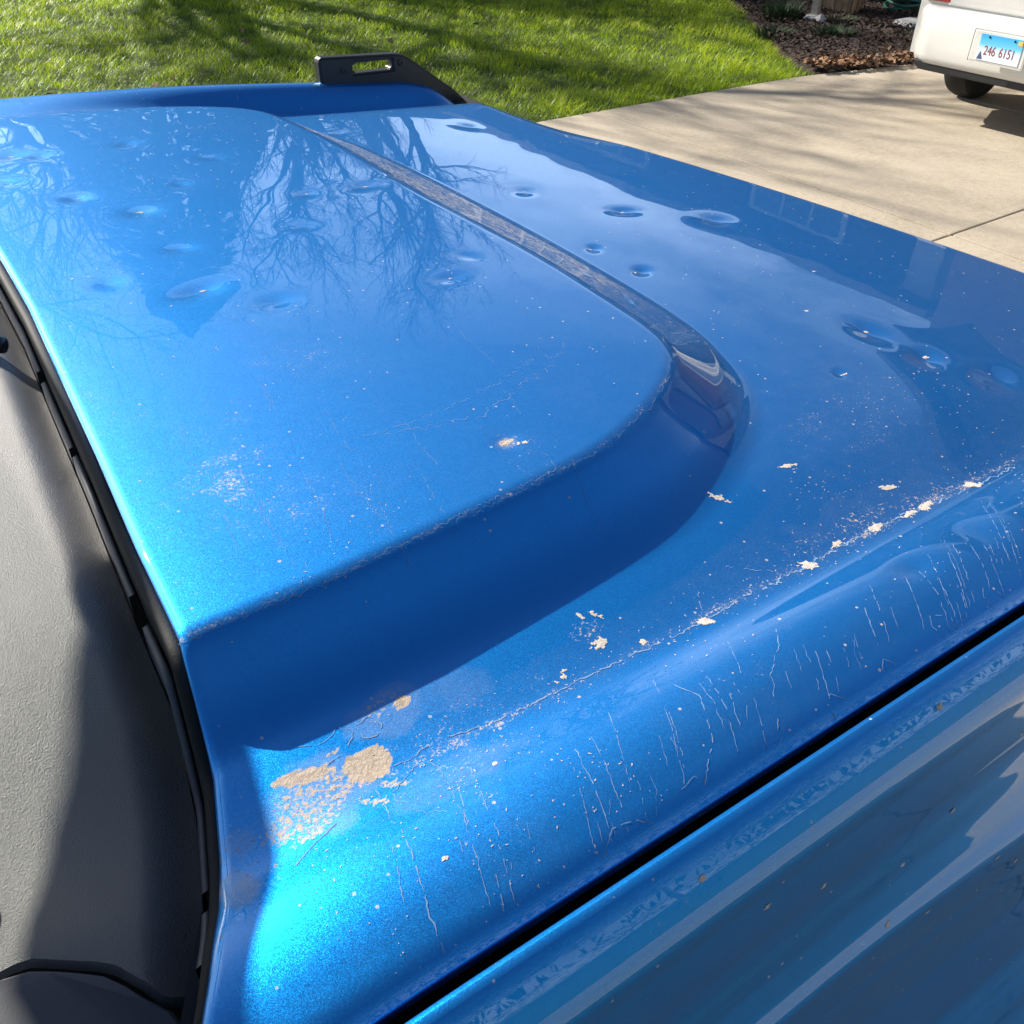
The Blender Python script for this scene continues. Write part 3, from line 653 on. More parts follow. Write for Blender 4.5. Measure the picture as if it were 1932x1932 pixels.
# ------------------------------------------------------------------ trail sight bracket on the far fender crest, and its twin outside the frame
def trail_sight(side):
    zb = 1.214
    prof = [(.878, zb-.03), (.878, zb+.040), (.880, zb+.046), (.886, zb+.050), (1.072, zb+.038), (1.090, zb+.034), (1.105, zb+.026), (1.222, zb-.056), (1.280, zb-.109), (1.24, zb-.12), (1.10, zb-.06), (1.0, zb-.04)]
    slot = [(.960, zb+.009), (1.060, zb+.006), (1.060, zb+.027), (.960, zb+.031)]
    yc = 2.062 if side > 0 else 2*YC-2.062
    bm = bmesh.new(); og = origin(SUV)
    def loop(pts, y): return [bm.verts.new((x-og.x, y-og.y, z)) for x, z in pts]
    h = .016
    A, A2, B, B2 = loop(prof, yc-h), loop(slot, yc-h), loop(prof, yc+h), loop(slot, yc+h)
    for lo, sl in ((A, A2), (B, B2)):
        es = [bm.edges.new((l[i], l[(i+1) % len(l)])) for l in (lo, sl) for i in range(len(l))]
        bmesh.ops.triangle_fill(bm, edges=es, use_beauty=True)
    for p, q in ((A, B), (A2, B2)):
        for i in range(len(p)): bm.faces.new((p[i], p[(i+1) % len(p)], q[(i+1) % len(p)], q[i]))
    bmesh.ops.recalc_face_normals(bm, faces=bm.faces)
    bmesh.ops.bevel(bm, geom=[e for e in bm.edges if e.calc_face_angle(0) > 1.0], offset=.005, segments=3, affect='EDGES')
    me = bpy.data.meshes.new('trail_sight'); bm.to_mesh(me); bm.free(); me.materials.append(M_TRIM)
    o = bpy.data.objects.new('trail_sight', me); S.collection.objects.link(o); o.parent = SUV
    for sx in (.936, 1.082):
        mb = MB(); s = -1 if side > 0 else 1
        mb.lathe([(.0075, 0), (.0075, .0025*s), (.006, .003*s), (.0035, .003*s), (.003, .0015*s), (.0005, .0015*s)], (sx, yc+s*(h-.0005), zb+.019), 'y', 18); mb.build('screw', M_BLACK, o, auto=.6)
    return o
trail_sight(1)['label'] = 'black slotted bracket on the far fender top'
trail_sight(-1)

# ------------------------------------------------------------------ rest of the vehicle (outside the frame): windshield frame, tub, doors, nose, wheels
def sweep_header():  # unseen header, its edges bent so it shades a band of hood and cowl
    yy = np.linspace(.42, 2*YC-.42, 121); zb = 1.682
    xf = np.interp(yy, [.42, .90, .935, .956, .975, 1.0, 1.038, 1.056, 1.076, 1.1, 1.2, 1.3, 1.88], [-.36, -.31, -.283, -.27, -.26, -.25, -.241, -.238, -.233, -.227, -.213, -.2015, -.2015]); rows = []; dp = .004+.022*sstep(1.18, 1.08, yy)
    for dx, z in ((0, zb), (0, zb+.034), (-.2, zb+.042), (-.85, zb+.042), (-1, zb+.034), (-1, zb), (0, zb)):
        rows.append(np.stack([xf+dx*dp, yy, 0*yy+z], -1))
    mb = MB(); mb.grid(np.array(rows)); mb.build('windshield_header', M_PAINT2, SUV, smooth=False)
sweep_header()
mb = MB(); mb.prism([(-.216, 1.25), (-.226, 1.235), (-.246, 1.14), (-.289, 1.106), (-.325, 1.082), (-.355, 1.051), (-.42, .96), (-.42, .85), (-.32, .80), (-.262, 1.0), (-.235, 1.10)], 1.676, 1.704, 'z'); mb.build('shadow_plate', M_BLACK, SUV, bevel=.003)  # unseen plate added, outlined to cast the shade on the near cowl
for s in (-1, 1):
    yb, yt = YC+s*.79, YC+s*.735
    mb = MB(); mb.tube([(-.255, yb, 1.14), (-.262, (yb+yt)/2, 1.44), (-.275, yt, 1.715)], [.036, .032, .032], 10); mb.build('windshield_pillar', M_PAINT2, SUV, smooth=True)
    mb = MB(); mb.lathe([(.05, -.10), (.085, -.09), (.095, 0), (.085, .09), (.05, .10)], (-.29, YC+s*1.10, 1.28), 'x', 20); mb.build('side_mirror', M_BLACK, SUV, smooth=True)
    mb = MB(); mb.tube([(-.28, YC+s*.90, 1.19), (-.29, YC+s*1.05, 1.23)], .022, 8); mb.build('mirror_arm', M_BLACK, SUV)
    mb = MB(); mb.prism([(-.44, .50), (-.44, 1.17), (-.50, 1.19), (-1.40, 1.19), (-1.45, 1.10), (-1.45, .50)], YC+s*.96, YC+s*.90, 'y'); d = mb.build('door', M_PAINT2, SUV, bevel=.012)
    mb = MB(); mb.box((-1.30, YC+s*.975, 1.05), (.18, .03, .03)); mb.build('door_handle', M_BLACK, d, bevel=.006)
    mb = MB(); mb.prism([(-1.47, .55), (-1.47, 1.19), (-2.75, 1.19), (-2.80, .60)], YC+s*.955, YC+s*.88, 'y'); mb.build('rear_quarter', M_PAINT2, SUV, bevel=.012)
    mb = MB(); mb.prism([(-.43, .45), (1.2, .45), (1.2, .50), (-.43, .50)], YC+s*.94, YC+s*.60, 'y'); mb.build('side_sill', M_BLACK, SUV)
    for wx in (.86, -2.08):
        t = MB(); t.lathe([(.20, -.13), (.41, -.13), (.455, -.11), (.465, -.06), (.465, .06), (.455, .11), (.41, .13), (.20, .13)], (wx, YC+s*.84, .345), 'y', 40); wh = t.build('wheel', M_TYRE, SUV, auto=.7)
        t = MB(); t.lathe([(.225, -.02), (.225, .10), (.21, .115), (.19, .06), (.06, .05), (.05, .085), (.01, .085)], (wx, YC+s*(.84), .345), 'y', 32); t.build('rim', M_METAL, wh, auto=.6)
mb = MB(); mb.grid([[(-.235, YC-.76, 1.17), (-.18, YC, 1.19), (-.235, YC+.76, 1.17)], [(-.275, YC-.71, 1.69), (-.245, YC, 1.69), (-.275, YC+.71, 1.69)]]); mb.build('windshield', M_GLASS, SUV, smooth=True)
mb = MB(); mb.box((-.55, YC, 1.08), (.35, 1.74, .14)); mb.build('dashboard', M_BLACK, SUV, bevel=.03)
mb = MB(); mb.box((-1.6, YC, .55), (2.4, 1.8, .10)); mb.build('cabin_floor', M_BLACK, SUV)
mb = MB(); mb.box((-2.79, YC, .86), (.08, 1.75, .62)); mb.build('tailgate', M_PAINT2, SUV, bevel=.015)
for s in (-1, 1):
    sm = MB(); sm.box((-1.35, YC+s*.40, .82), (.52, .50, .16)); se = sm.build('seat', M_BLACK, SUV, bevel=.04)
    sm = MB(); sm.prism([(-1.55, .85), (-1.72, 1.42), (-1.62, 1.44), (-1.42, .88)], YC+s*.40-.24, YC+s*.40+.24, 'y'); sm.build('seat_back', M_BLACK, se, bevel=.03)
xf = np.linspace(.40, 2*YC-.40, 24)
mb = MB(); mb.grid(np.array([np.stack([x_front(xf)-.012, xf, 0*xf+1.10], -1), np.stack([x_front(xf)+.005, xf, 0*xf+1.02], -1), np.stack([x_front(xf)+.005, xf, 0*xf+.70], -1)])); mb.build('front_fascia', M_BLACK, SUV)
for s in (-1, 1):
    mb = MB(); mb.lathe([(.10, -.04), (.105, .015), (.09, .025), (.085, .01), (.01, .02)], (1.20-s*.10, YC+s*.66, .88), 'x', 28); mb.build('headlight', M_METAL, SUV, auto=.6)
for k in range(7):
    mb = MB(); mb.box((1.325-.145*(-.42+k*.14), YC-.42+k*.14, .88), (.03, .035, .20)); mb.build('grille_bar', M_TRIM, SUV, bevel=.004)
mb = MB(); mb.box((1.40, YC, .60), (.16, 1.55, .20)); mb.build('front_bumper', M_BLACK, SUV, bevel=.03)

# ------------------------------------------------------------------ cream saloon on the driveway
CX, CY = 6.42, 3.63
CAR = thing('saloon_car', 'cream white saloon car parked on the driveway with its rear bumper showing', 'car', (CX+2.2, CY, 0))
def plan_curve(xr, hw, rad, xend, n=9):
    """rear outline from left side round to right side"""
    pts = [(xend, hw), (xr+rad+.25, hw)]
    for k in range(n+1):
        a = k/n*math.pi/2; pts.append((xr+rad-rad*math.sin(a)*1.0, hw-rad+rad*math.cos(a)))
    pts += [(x, -y) for x, y in pts[::-1]]
    return pts
def bumper():
    rows = []
    for z, dx, hw, rad in [(.375, .10, .74, .20), (.366, .050, .775, .22), (.372, .022, .80, .24), (.42, .004, .825, .26), (.49, 0, .835, .27), (.56, 0, .838, .27), (.64, .006, .836, .27), (.690, .018, .832, .26), (.712, .034, .825, .26), (.722, .060, .812, .25), (.724, .10, .80, .24), (.720, .17, .79, .22)]:
        c = plan_curve(CX+dx+.055, hw, rad, CX+.60)
        # gentle bow of the bumper's middle
        rows.append([(x-.055*(1-min(1, abs(y)/.75)**2)*(1 if x < CX+.5 else 0), CY+y, z) for x, y in c])
    mb = MB(); mb.grid(np.array(rows)); return mb.build('rear_bumper', M_WHITE, CAR, smooth=True)
BMP = bumper()
mb = MB(); mb.prism([(CY-.70, .345), (CY-.64, .322), (CY+.62, .322), (CY+.66, .345), (CY+.68, .385), (CY-.70, .385)], CX+.06, CX+.16, 'x'); mb.build('bumper_valance', M_BLACK, CAR, bevel=.01)
side = [(CX+.16, .40), (CX+.14, .90), (CX+.17, .965), (CX+.26, .985), (CX+.75, 1.00), (CX+1.45, 1.36), (CX+2.0, 1.44), (CX+2.7, 1.40), (CX+3.35, 1.02), (CX+4.2, .90), (CX+4.45, .75), (CX+4.48, .35), (CX+3.95, .28)]
def arch(cx): return [(cx+.36*math.cos(a), .31+.36*math.sin(a)) for a in np.linspace(.0, math.pi, 9)]
prof = side+arch(CX+3.60)+[(CX+3.2, .24), (CX+1.4, .24)]+arch(CX+.95)+[(CX+.55, .30)]
bm = bmesh.new(); og = origin(CAR); cols = []
for (yy, k) in ((.80, 0), (.835, .35), (.845, 1)):
    pass
def ring_at(yo, f):
    out_ = []
    for x, z in prof:
        tum = 1-.24*max(0, z-.88)/.56
        out_.append((x, CY+yo*tum, z))
    return out_
rr_ = [ring_at(s, 0) for s in (-.79, -.76, .76, .79)]
n = len(prof)
mb = MB(); mb.grid(np.array([[ (x, y, z) for x, y, z in r] for r in rr_]), closed_u=True); mb.f.append(tuple(range(n))); mb.f.append(tuple(range(3*n, 4*n)))
mb.build('body', M_WHITE, CAR, auto=.45, bevel=0)
mb = MB(); mb.prism([(CX+.128, .735), (CX+.120, .78), (CX+.105, .90), (CX+.085, .93), (CX+.10, .955), (CX+.20, .985), (CX+.30, .98), (CX+.30, .74)], CY-.56, CY+.56, 'y'); mb.build('boot_lid', M_WHITE, CAR, bevel=.012)
for s in (-1, 1):
    mb = MB(); mb.box((CX+.17, CY+s*.64, .83), (.10, .22, .17)); mb.build('tail_lamp', M_LAMP, CAR, bevel=.02)
    for wx in (.95, 3.60):
        t = MB(); t.lathe([(.16, -.10), (.27, -.105), (.30, -.09), (.312, -.05), (.312, .05), (.30, .09), (.27, .105), (.16, .10)], (CX+wx, CY+s*.70, .312), 'y', 36); wh = t.build('wheel', M_TYRE, CAR, auto=.7)
        t = MB(); t.lathe([(.19, s*.05), (.19, s*.085), (.17, s*.10), (.15, s*.06), (.04, s*.06), (.01, s*.07)], (CX+wx, CY+s*.725, .312), 'y', 28); t.build('rim', M_METAL, wh, auto=.6)
    mb = MB(); mb.grid([[(CX+.86, CY+s*.795, 1.02), (CX+3.15, CY+s*.795, 1.02)], [(CX+1.46, CY+s*.70, 1.32), (CX+2.72, CY+s*.70, 1.33)]]); mb.build('side_window', M_PANE, CAR)
mb = MB(); mb.grid([[(CX+.80, CY-.66, 1.035), (CX+.80, CY+.66, 1.035)], [(CX+1.40, CY-.58, 1.345), (CX+1.40, CY+.58, 1.345)]]); mb.build('rear_window', M_PANE, CAR)
mb = MB(); mb.box((CX+2.75, CY, .27), (2.6, 1.30, .05)); mb.build('underbody', M_VOID, CAR)
mb = MB(); mb.tube([(CX+.42, CY+.38, .30), (CX+.46, CY-.30, .30)], .05, 14); mb.build('silencer', simple('rusty exhaust', (.16, .10, .06), .7, metal=.5, var=.4, scale=12), CAR, smooth=True)
mb = MB(); mb.tube([(CX+.02, CY-.44, .235), (CX+.40, CY-.44, .235)], .028, 12); mb.build('exhaust_pipe', M_METAL, CAR, smooth=True)
# licence plate
PZ, PX, PY = .560, CX-.058, CY-.02
def plate_mat():
    m, t, b = new_mat('plate print'); co = objco(t); sp = N(t, 'ShaderNodeSeparateXYZ'); L(t, co, sp.inputs[0])
    zz = math_n(t, 'MULTIPLY_ADD', math_n(t, 'SUBTRACT', sp.outputs[2], PZ-.078), 1/.156, 0)
    L(t, ramp(t, zz, [(.0, (.72, .78, .86)), (.42, (.62, .76, .86)), (.62, (.13, .50, .78)), (1, (.03, .36, .70))]), b.inputs['Base Color'])
    b.inputs['Roughness'].default_value = .45; return m
mb = MB(); mb.box((PX+.006, PY+.012, PZ+.003), (.012, .40, .196)); mb.build('plate_recess', M_WHITE, CAR, bevel=.012)
mb = MB(); mb.box((PX-.002, PY, PZ), (.004, .305, .156)); PL = mb.build('licence_plate', plate_mat(), CAR, bevel=.0015)
M_RED = simple('plate red ink', (.26, .055, .055), .6); M_NAVY = simple('plate navy ink', (.06, .08, .16), .6); M_YEL = simple('yellow sticker', (.70, .50, .06), .6)
def text(body, size, y, z, mat, name):
    c = bpy.data.curves.new(name, 'FONT'); c.body = body; c.size = size; c.extrude = .0006; c.align_x = 'CENTER'; c.align_y = 'CENTER'
    o = bpy.data.objects.new(name, c); S.collection.objects.link(o)
    dg = bpy.context.evaluated_depsgraph_get(); me = bpy.data.meshes.new_from_object(o.evaluated_get(dg)); bpy.data.objects.remove(o)
    ob = bpy.data.objects.new(name, me); S.collection.objects.link(ob); me.materials.clear(); me.materials.append(mat)
    ob.parent = PL; og = origin(PL); ob.location = Vector((PX-.0050, y, z))-og; ob.rotation_euler = (R(90), 0, R(-90)); ob.scale = (.70, 1, 1); return ob
text('246', .082, PY+.066, PZ-.018, M_RED, 'plate_digits'); text('6151', .082, PY-.058, PZ-.018, M_RED, 'plate_digits')
mb = MB(); mb.prism([(PY+.147, PZ-.072), (PY+.105, PZ-.072), (PY+.128, PZ-.022)], PX-.0050, PX-.0035, 'x'); mb.build('plate_emblem', M_NAVY, PL)
mb = MB(); mb.box((PX-.0048, PY-.132, PZ+.056), (.0016, .030, .026)); mb.build('sticker', M_YEL, PL)
for s in (-1, 1):
    mb = MB(); mb.lathe([(.007, 0), (.006, -.004), (.001, -.005)], (PX-.004, PY+s*.09, PZ+.064), 'x', 12); mb.build('plate_screw', M_VOID, PL)
mb = MB(); mb.prism([(CY-.03, .86), (CY+.0, .885), (CY+.03, .86), (CY, .835)], CX+.10, CX+.112, 'x'); mb.build('boot_emblem', M_METAL, CAR)

# ------------------------------------------------------------------ planting bed beside the driveway
bed = [(6.96, 5.53), (7.92, 5.20), (9.6, 5.0), (10.75, 4.95), (12.4, 8.5), (12.4, 10.2), (10.0, 10.2), (8.72, 8.11), (7.79, 6.92), (7.22, 6.15)]
bp = resample(bed+[bed[0]], 90)[:-1]
c = np.array(bp).mean(0); rows = []
for k in np.linspace(1, 0.02, 22):
    q = c+(bp-c)*k; rows.append(np.c_[q, -.03+.07*(1-k**6)+.05*(fbm(q[:, 0]*5, q[:, 1]*5, 4)-.5)])
mb = MB(); mb.grid(np.array(rows), closed_u=True); struct(mb.build('planting_bed', M_MULCH, smooth=True))
def in_poly(px, py, poly):
    ins = np.zeros(px.shape, bool); n = len(poly)
    for i in range(n):
        a, b = poly[i], poly[(i+1) % n]; cnd = (a[1] > py) != (b[1] > py)
        ins ^= cnd & (px < a[0]+(py-a[1])*(b[0]-a[0])/((b[1]-a[1]) or 1e-9))
    return ins
def flakes(name, X, Y, Z, ln, wd, mat, tilt=.5):
    """little folded leaf or bark pieces: 4 corners each with a raised middle"""
    n = len(X); a = RNG.random(n)*6.283; t1 = (RNG.random(n)-.5)*tilt*2; t2 = (RNG.random(n)-.5)*tilt*2
    l = ln*(.6+.8*RNG.random(n)); ww = wd*(.6+.8*RNG.random(n)); V = np.zeros((n, 4, 3))
    for k, (i, j) in enumerate(((-1, 0), (0, -1), (1, 0), (0, 1))):
        u_, v_ = i*l/2, j*ww/2
        V[:, k, 0] = X+np.cos(a)*u_-np.sin(a)*v_; V[:, k, 1] = Y+np.sin(a)*u_+np.cos(a)*v_; V[:, k, 2] = Z+u_*t1+v_*t2+abs(j)*ww*.15
    return fast_mesh(name, V.reshape(-1, 3), np.arange(4*n).reshape(n, 4), mat)
def bed_pts(n, x0, x1, y0, y1):
    X = x0+(x1-x0)*RNG.random(n); Y = y0+(y1-y0)*RNG.random(n); k = in_poly(X, Y, bp); return X[k], Y[k]
X, Y = bed_pts(19000, 6.9, 11.8, 4.9, 9.6); o = flakes('bark_chips', X, Y, .035+.03*RNG.random(len(X)), .05, .022, M_MULCH, .8); stuff(o)
tag(o, 'dark bark mulch chips covering the planting bed', 'mulch')
X, Y = bed_pts(6000, 6.9, 9.2, 5.1, 6.3); kk = RNG.random(len(X)) < np.exp(-((Y-(5.60-.3*(X-6.95)))/.22)**2)*np.exp(-np.maximum(0, X-7.5)*1.2)
o = flakes('leaf_litter', X[kk], Y[kk], .045+.02*RNG.random(kk.sum()), .055, .036, M_LEAF, .9); stuff(o); tag(o, 'brown dead leaves heaped along the bed edge', 'leaves')
def tuft(name, label, x, y, h, r, nb, mat, wid=.006, droop=.6, cat='plant', group=None):
    n = nb; a = RNG.random(n)*6.283; rr = r*.35*np.sqrt(RNG.random(n)); bx = x+np.cos(a)*rr; by = y+np.sin(a)*rr
    hh = h*(.55+.5*RNG.random(n)); lean = droop*(.2+RNG.random(n)); b = RNG.random(n)*.8-.4+a; V = np.zeros((n, 5, 3)); ca, sa = np.cos(b), np.sin(b)
    px, py = -sa, ca
    for k, (f, ww) in enumerate(((0, 1), (0, -1), (.55, .8), (.55, -.8), (1, 0))):
        d = lean*hh*f**1.8; V[:, k, 0] = bx+ca*d+px*ww*wid/2; V[:, k, 1] = by+sa*d+py*ww*wid/2; V[:, k, 2] = .0+hh*f*(1-.25*lean*f)
    F = np.concatenate([np.array([[0, 1, 3], [0, 3, 2], [2, 3, 4]])+5*i for i in range(n)])
    o = fast_mesh(name, V.reshape(-1, 3), F, mat); return tag(o, label, cat, group)
tuft('ornamental_grass', 'tall dry tan grass clump cut short in the planting bed', 9.45, 7.33, 1.1, .55, 900, M_REED, .010, .35)
tuft('bed_plant', 'low green leafy clump in the mulch in front of the dry grass', 8.30, 6.47, .13, .55, 420, M_SHRUB, .016, .9)
tuft('bed_plant', 'dark green clump at the lawn edge left of the white post', 8.60, 7.43, .22, .50, 420, M_SHRUB, .016, .8)
tuft('bed_plant', 'small green clump in the mulch nearest the cream car', 8.93, 6.05, .08, .45, 260, M_SHRUB, .014, .9)
tuft('bed_plant', 'thin pale green clump at the foot of the dry grass', 8.93, 6.90, .10, .5, 300, M_SHRUB, .012, .9)
tuft('bed_plant', 'broad green clump along the lawn edge of the bed', 7.85, 6.86, .11, .5, 320, M_SHRUB, .012, .9)
def rock(name, label, x, y, sx, sy, sz):
    bm = bmesh.new(); bmesh.ops.create_icosphere(bm, subdivisions=2, radius=1)
    for v_ in bm.verts:
        k = .8+.4*float(fbm(np.array(v_.co.x*2+x), np.array(v_.co.y*2+v_.co.z*1.7+y), 3)); v_.co = Vector((v_.co.x*sx*k, v_.co.y*sy*k, v_.co.z*sz*k))
    me = bpy.data.meshes.new(name); bm.to_mesh(me); bm.free(); me.materials.append(M_STONE); o = bpy.data.objects.new(name, me); S.collection.objects.link(o); o.location = (x, y, sz*.45)
    return tag(o, label, 'stone')
rock('stone', 'pale round stone right of the post foot', 8.74, 7.02, .075, .07, .07)
rock('stone', 'pale flat slab of stone beside the cream car', 9.45, 6.37, .28, .20, .06)
PO = thing('garden_post', 'grey wooden garden post with black wire bands in the bed', 'post', (8.80, 7.15, 0))
mb = MB(); mb.box((8.80, 7.15, .55), (.075, .075, 1.1), .3); mb.build('post', simple('weathered wood', (.27, .24, .20), .9, var=.3, scale=20), PO, bevel=.006)
mb = MB(); mb.lathe([(.10, 0), (.12, .04), (.09, .07), (.05, .075)], (8.80, 7.15, .01), 'z', 16); mb.build('footing', M_STONE, PO, auto=.6)
for z in (.28, .62):
    mb = MB(); mb.tube([(8.62, 7.07, z), (8.80, 7.09, z-.01), (9.15, 7.10, z+.02), (9.5, 7.17, z)], .012, 6); mb.build('wire_band', M_BLACK, PO)
HS = thing('hose_coil', 'dark green garden hose coiled on the bed by the cream car', 'hose', (10.15, 6.93, 0))
pts = []
for k in range(150):
    a = k*.28; r_ = .26+.05*math.sin(k*.21)+.02*math.sin(k*1.3); pts.append((10.15+r_*math.cos(a), 6.93+r_*math.sin(a)*.95, .06+.002*k+.02*math.sin(k*.5)))
mb = MB(); mb.tube(pts, .016, 8); mb.build('hose', M_HOSE, HS, smooth=True)

# ------------------------------------------------------------------ lawn: blades of grass
nb = 330000
X = -3.5+15.5*RNG.random(nb); Y = 5.6+12.0*RNG.random(nb)**1.25
keep = (Y > LAWN_EDGE(X)+.03*(fbm(X*6, X*0, 3)-.5)*2) & ~in_poly(X, Y, c+(bp-c)*.985) & (X < 12) & ~((X > 7.06) & (Y < 5.78))
# only what this side of the garden could show
keep &= (Y < 17.5) & (np.arctan2(Y, X) < R(104)) & (np.arctan2(Y, X) > R(20))
X, Y = X[keep], Y[keep]; n = len(X)
cl = fbm(X*4.5, Y*4.5, 3); cl2 = fbm(X*1.1+9, Y*1.1, 3)
h = .88*(.030+.055*np.clip(cl*2.0-.55, 0, 1))*(.6+.8*RNG.random(n)); dist = np.hypot(X, Y); wd = .0042*(.7+.6*RNG.random(n))*(1+.06*(dist-5))
a = RNG.random(n)*6.283; lean = h*(.5+1.5*RNG.random(n)); ca, sa = np.cos(a), np.sin(a); V = np.zeros((n, 5, 3), np.float32)
for k, (f, ww) in enumerate(((0, 1), (0, -1), (.5, .85), (.5, -.85), (1, 0))):
    d = lean*f**1.7; V[:, k, 0] = X+ca*d-sa*ww*wd/2; V[:, k, 1] = Y+sa*d+ca*ww*wd/2; V[:, k, 2] = -.03+h*f
base = (np.arange(n)*5)[:, None, None]; F = (np.array([[0, 1, 3], [0, 3, 2], [2, 3, 4]])[None]+base).reshape(-1, 3)
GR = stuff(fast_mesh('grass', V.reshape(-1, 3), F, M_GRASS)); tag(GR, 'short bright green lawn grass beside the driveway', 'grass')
tone = np.clip(-.10+1.05*cl+.25*(cl2-.5)+.22*(RNG.random(n)-.5)+.5*(RNG.random(n) < .03), 0, 1)
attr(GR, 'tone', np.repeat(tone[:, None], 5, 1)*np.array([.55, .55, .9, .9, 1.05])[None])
nl = 90; X = -2+11*RNG.random(nl); Y = 5.6+9*RNG.random(nl); k = ~in_poly(X, Y, bp)
o = stuff(flakes('fallen_leaves', X[k], Y[k], .03+.02*RNG.random(k.sum()), .07, .05, M_LEAF, .6)); tag(o, 'few dead leaves scattered over the lawn', 'leaves')

# ------------------------------------------------------------------ trees beyond the frame, seen mirrored in the paint and by their shadows
def bare_tree(x, y, h, seed, label, spread=.62, nmain=7):
    rnd = random.Random(seed); root = thing('bare_tree', label, 'tree', (x, y, 0), 'bare trees on the lawn')
    tk = MB(); br = MB(); r0 = h*.027
    tp = [Vector((x, y, -.1))]; rad = [r0*1.35]
    hh = h*.34
    for k in range(1, 6): tp.append(Vector((x+rnd.uniform(-.05, .05)*k, y+rnd.uniform(-.05, .05)*k, hh*k/5))); rad.append(r0*(1.15-.09*k))
    tk.tube(tp, rad, 10); tk.build('trunk', M_BARK, root, smooth=True)
    cnt = [0]
    def grow(p, d, ln, r, lv):
        n = 5 if lv < 2 else 4; pts = [p]; rs = [r]; q = p.copy(); dd = d.copy()
        for k in range(n):
            dd = (dd+Vector((rnd.gauss(0, .13), rnd.gauss(0, .13), rnd.gauss(.05, .10)))).normalized(); q = q+dd*ln/n; pts.append(q.copy()); rs.append(r*(1-.58*(k+1)/n))
        br.tube(pts, rs, 6 if lv < 1 else (4 if lv < 2 else 3), cap=False); cnt[0] += 1
        if lv >= 4: return
        nb_ = (5, 6, 6, 4)[lv]
        for k in range(nb_):
            i = rnd.randint(1 if lv else 2, n); t_ = rnd.random()*.5
            a_ = Vector((rnd.gauss(0, 1), rnd.gauss(0, 1), rnd.gauss(.15, .7))).normalized()
            d2 = (dd*.75+a_*spread*1.1).normalized(); grow(pts[i], d2, ln*rnd.uniform(.42, .68), max(rs[i]*.64, .005), lv+1)
    for k in range(nmain):
        a_ = 2*math.pi*k/nmain+rnd.uniform(-.3, .3); st = tp[3 if k % 2 else 5] if k else tp[5]
        d = Vector((math.cos(a_)*spread, math.sin(a_)*spread, 1.0 if k % 2 else .75)).normalized()
        grow(st, d, h*.36*rnd.uniform(.8, 1.1), r0*.55, 0)
    br.build('crown', M_BARK, root, fixn=False)
    return root
bare_tree(8.0, 17.3, 10.6, 3, 'bare spreading tree beyond the lawn, middle one', nmain=8)
bare_tree(1.7, 19.5, 12.0, 5, 'bare tall tree beyond the lawn on the left', nmain=8)
bare_tree(-7.5, 22.5, 11.0, 8, 'bare tree farthest left beyond the lawn')

def conifer(x, y, h, rb, seed, label):
    rnd = random.Random(seed); root = thing('conifer', label, 'tree', (x, y, 0), 'conifers behind the lawn')
    mb = MB(); mb.tube([(x, y, -.1), (x, y, h*.5), (x, y, h*.98)], [h*.018, h*.011, .02], 8); mb.build('trunk', M_BARK, root)
    n = 9000; t_ = np.array([rnd.random() for _ in range(n)])**1.35; a_ = RNG.random(n)*6.283
    rad = rb*(1-t_)**.85*(.35+.7*np.sqrt(RNG.random(n)))*(.8+.4*vnoise(a_*2.2+seed, t_*9)); zz = h*(.06+.94*t_)-rad*.28
    ln = .55*(1-.5*t_)*(.6+.8*RNG.random(n)); V = np.zeros((n, 4, 3)); ca, sa = np.cos(a_), np.sin(a_); tw = RNG.random(n)-.5
    for k, (u_, v_) in enumerate(((-.5, 0), (.05, .32), (.6, 0), (.05, -.32))):
        V[:, k, 0] = x+ca*(rad+u_*ln)-sa*v_*ln; V[:, k, 1] = y+sa*(rad+u_*ln)+ca*v_*ln; V[:, k, 2] = zz-u_*ln*.35+v_*ln*tw
    fast_mesh('crown', V.reshape(-1, 3), np.arange(4*n).reshape(n, 4), M_NEEDLE, root); return root
conifer(6.0, 22.4, 11.9, 4.2, 4, 'tall dark conifer behind the middle bare tree')
conifer(9.6, 26.5, 8.4, 3.4, 2, 'shorter dark conifer right of the tall one')
conifer(-8.5, 27.0, 8.0, 3.6, 3, 'dark conifer far left behind the bare trees')
def leafy(x, y, h, r, seed, label, group='evergreen shrubs around the garden'):
    root = thing('evergreen_shrub', label, 'shrub', (x, y, 0), group)
    mb = MB(); mb.tube([(x, y, -.1), (x, y, h*.6)], [.06, .03], 6); mb.build('stem', M_BARK, root)
    n = 4200; d = RNG.normal(size=(n, 3)); d /= np.linalg.norm(d, axis=1)[:, None]; rr = (.55+.45*RNG.random(n)**.5)*(.75+.5*vnoise(d[:, 0]*3+seed, d[:, 2]*3+d[:, 1]*2))
    Pp = np.c_[x+d[:, 0]*r*rr, y+d[:, 1]*r*rr, h*.52+d[:, 2]*h*.5*rr]
    V = np.zeros((n, 4, 3)); e1 = RNG.normal(size=(n, 3)); e1 /= np.linalg.norm(e1, axis=1)[:, None]; e2 = np.cross(e1, d); s_ = .11*(.6+.8*RNG.random(n))[:, None]
    for k, (u_, v_) in enumerate(((-1, 0), (0, .5), (1, 0), (0, -.5))): V[:, k] = Pp+e1*s_*u_+e2*s_*v_
    fast_mesh('crown', V.reshape(-1, 3), np.arange(4*n).reshape(n, 4), M_SHRUB, root); return root
for k, (x, y, h, r) in enumerate([(-9, 27, 4.5, 2.6), (-4, 29, 5, 2.8), (12.4, 22.5, 4, 2.4)]):
    leafy(x, y, h, r, k, ['rounded evergreen far left behind the lawn', 'rounded evergreen left of the conifers', 'rounded evergreen right of the conifers'][k])
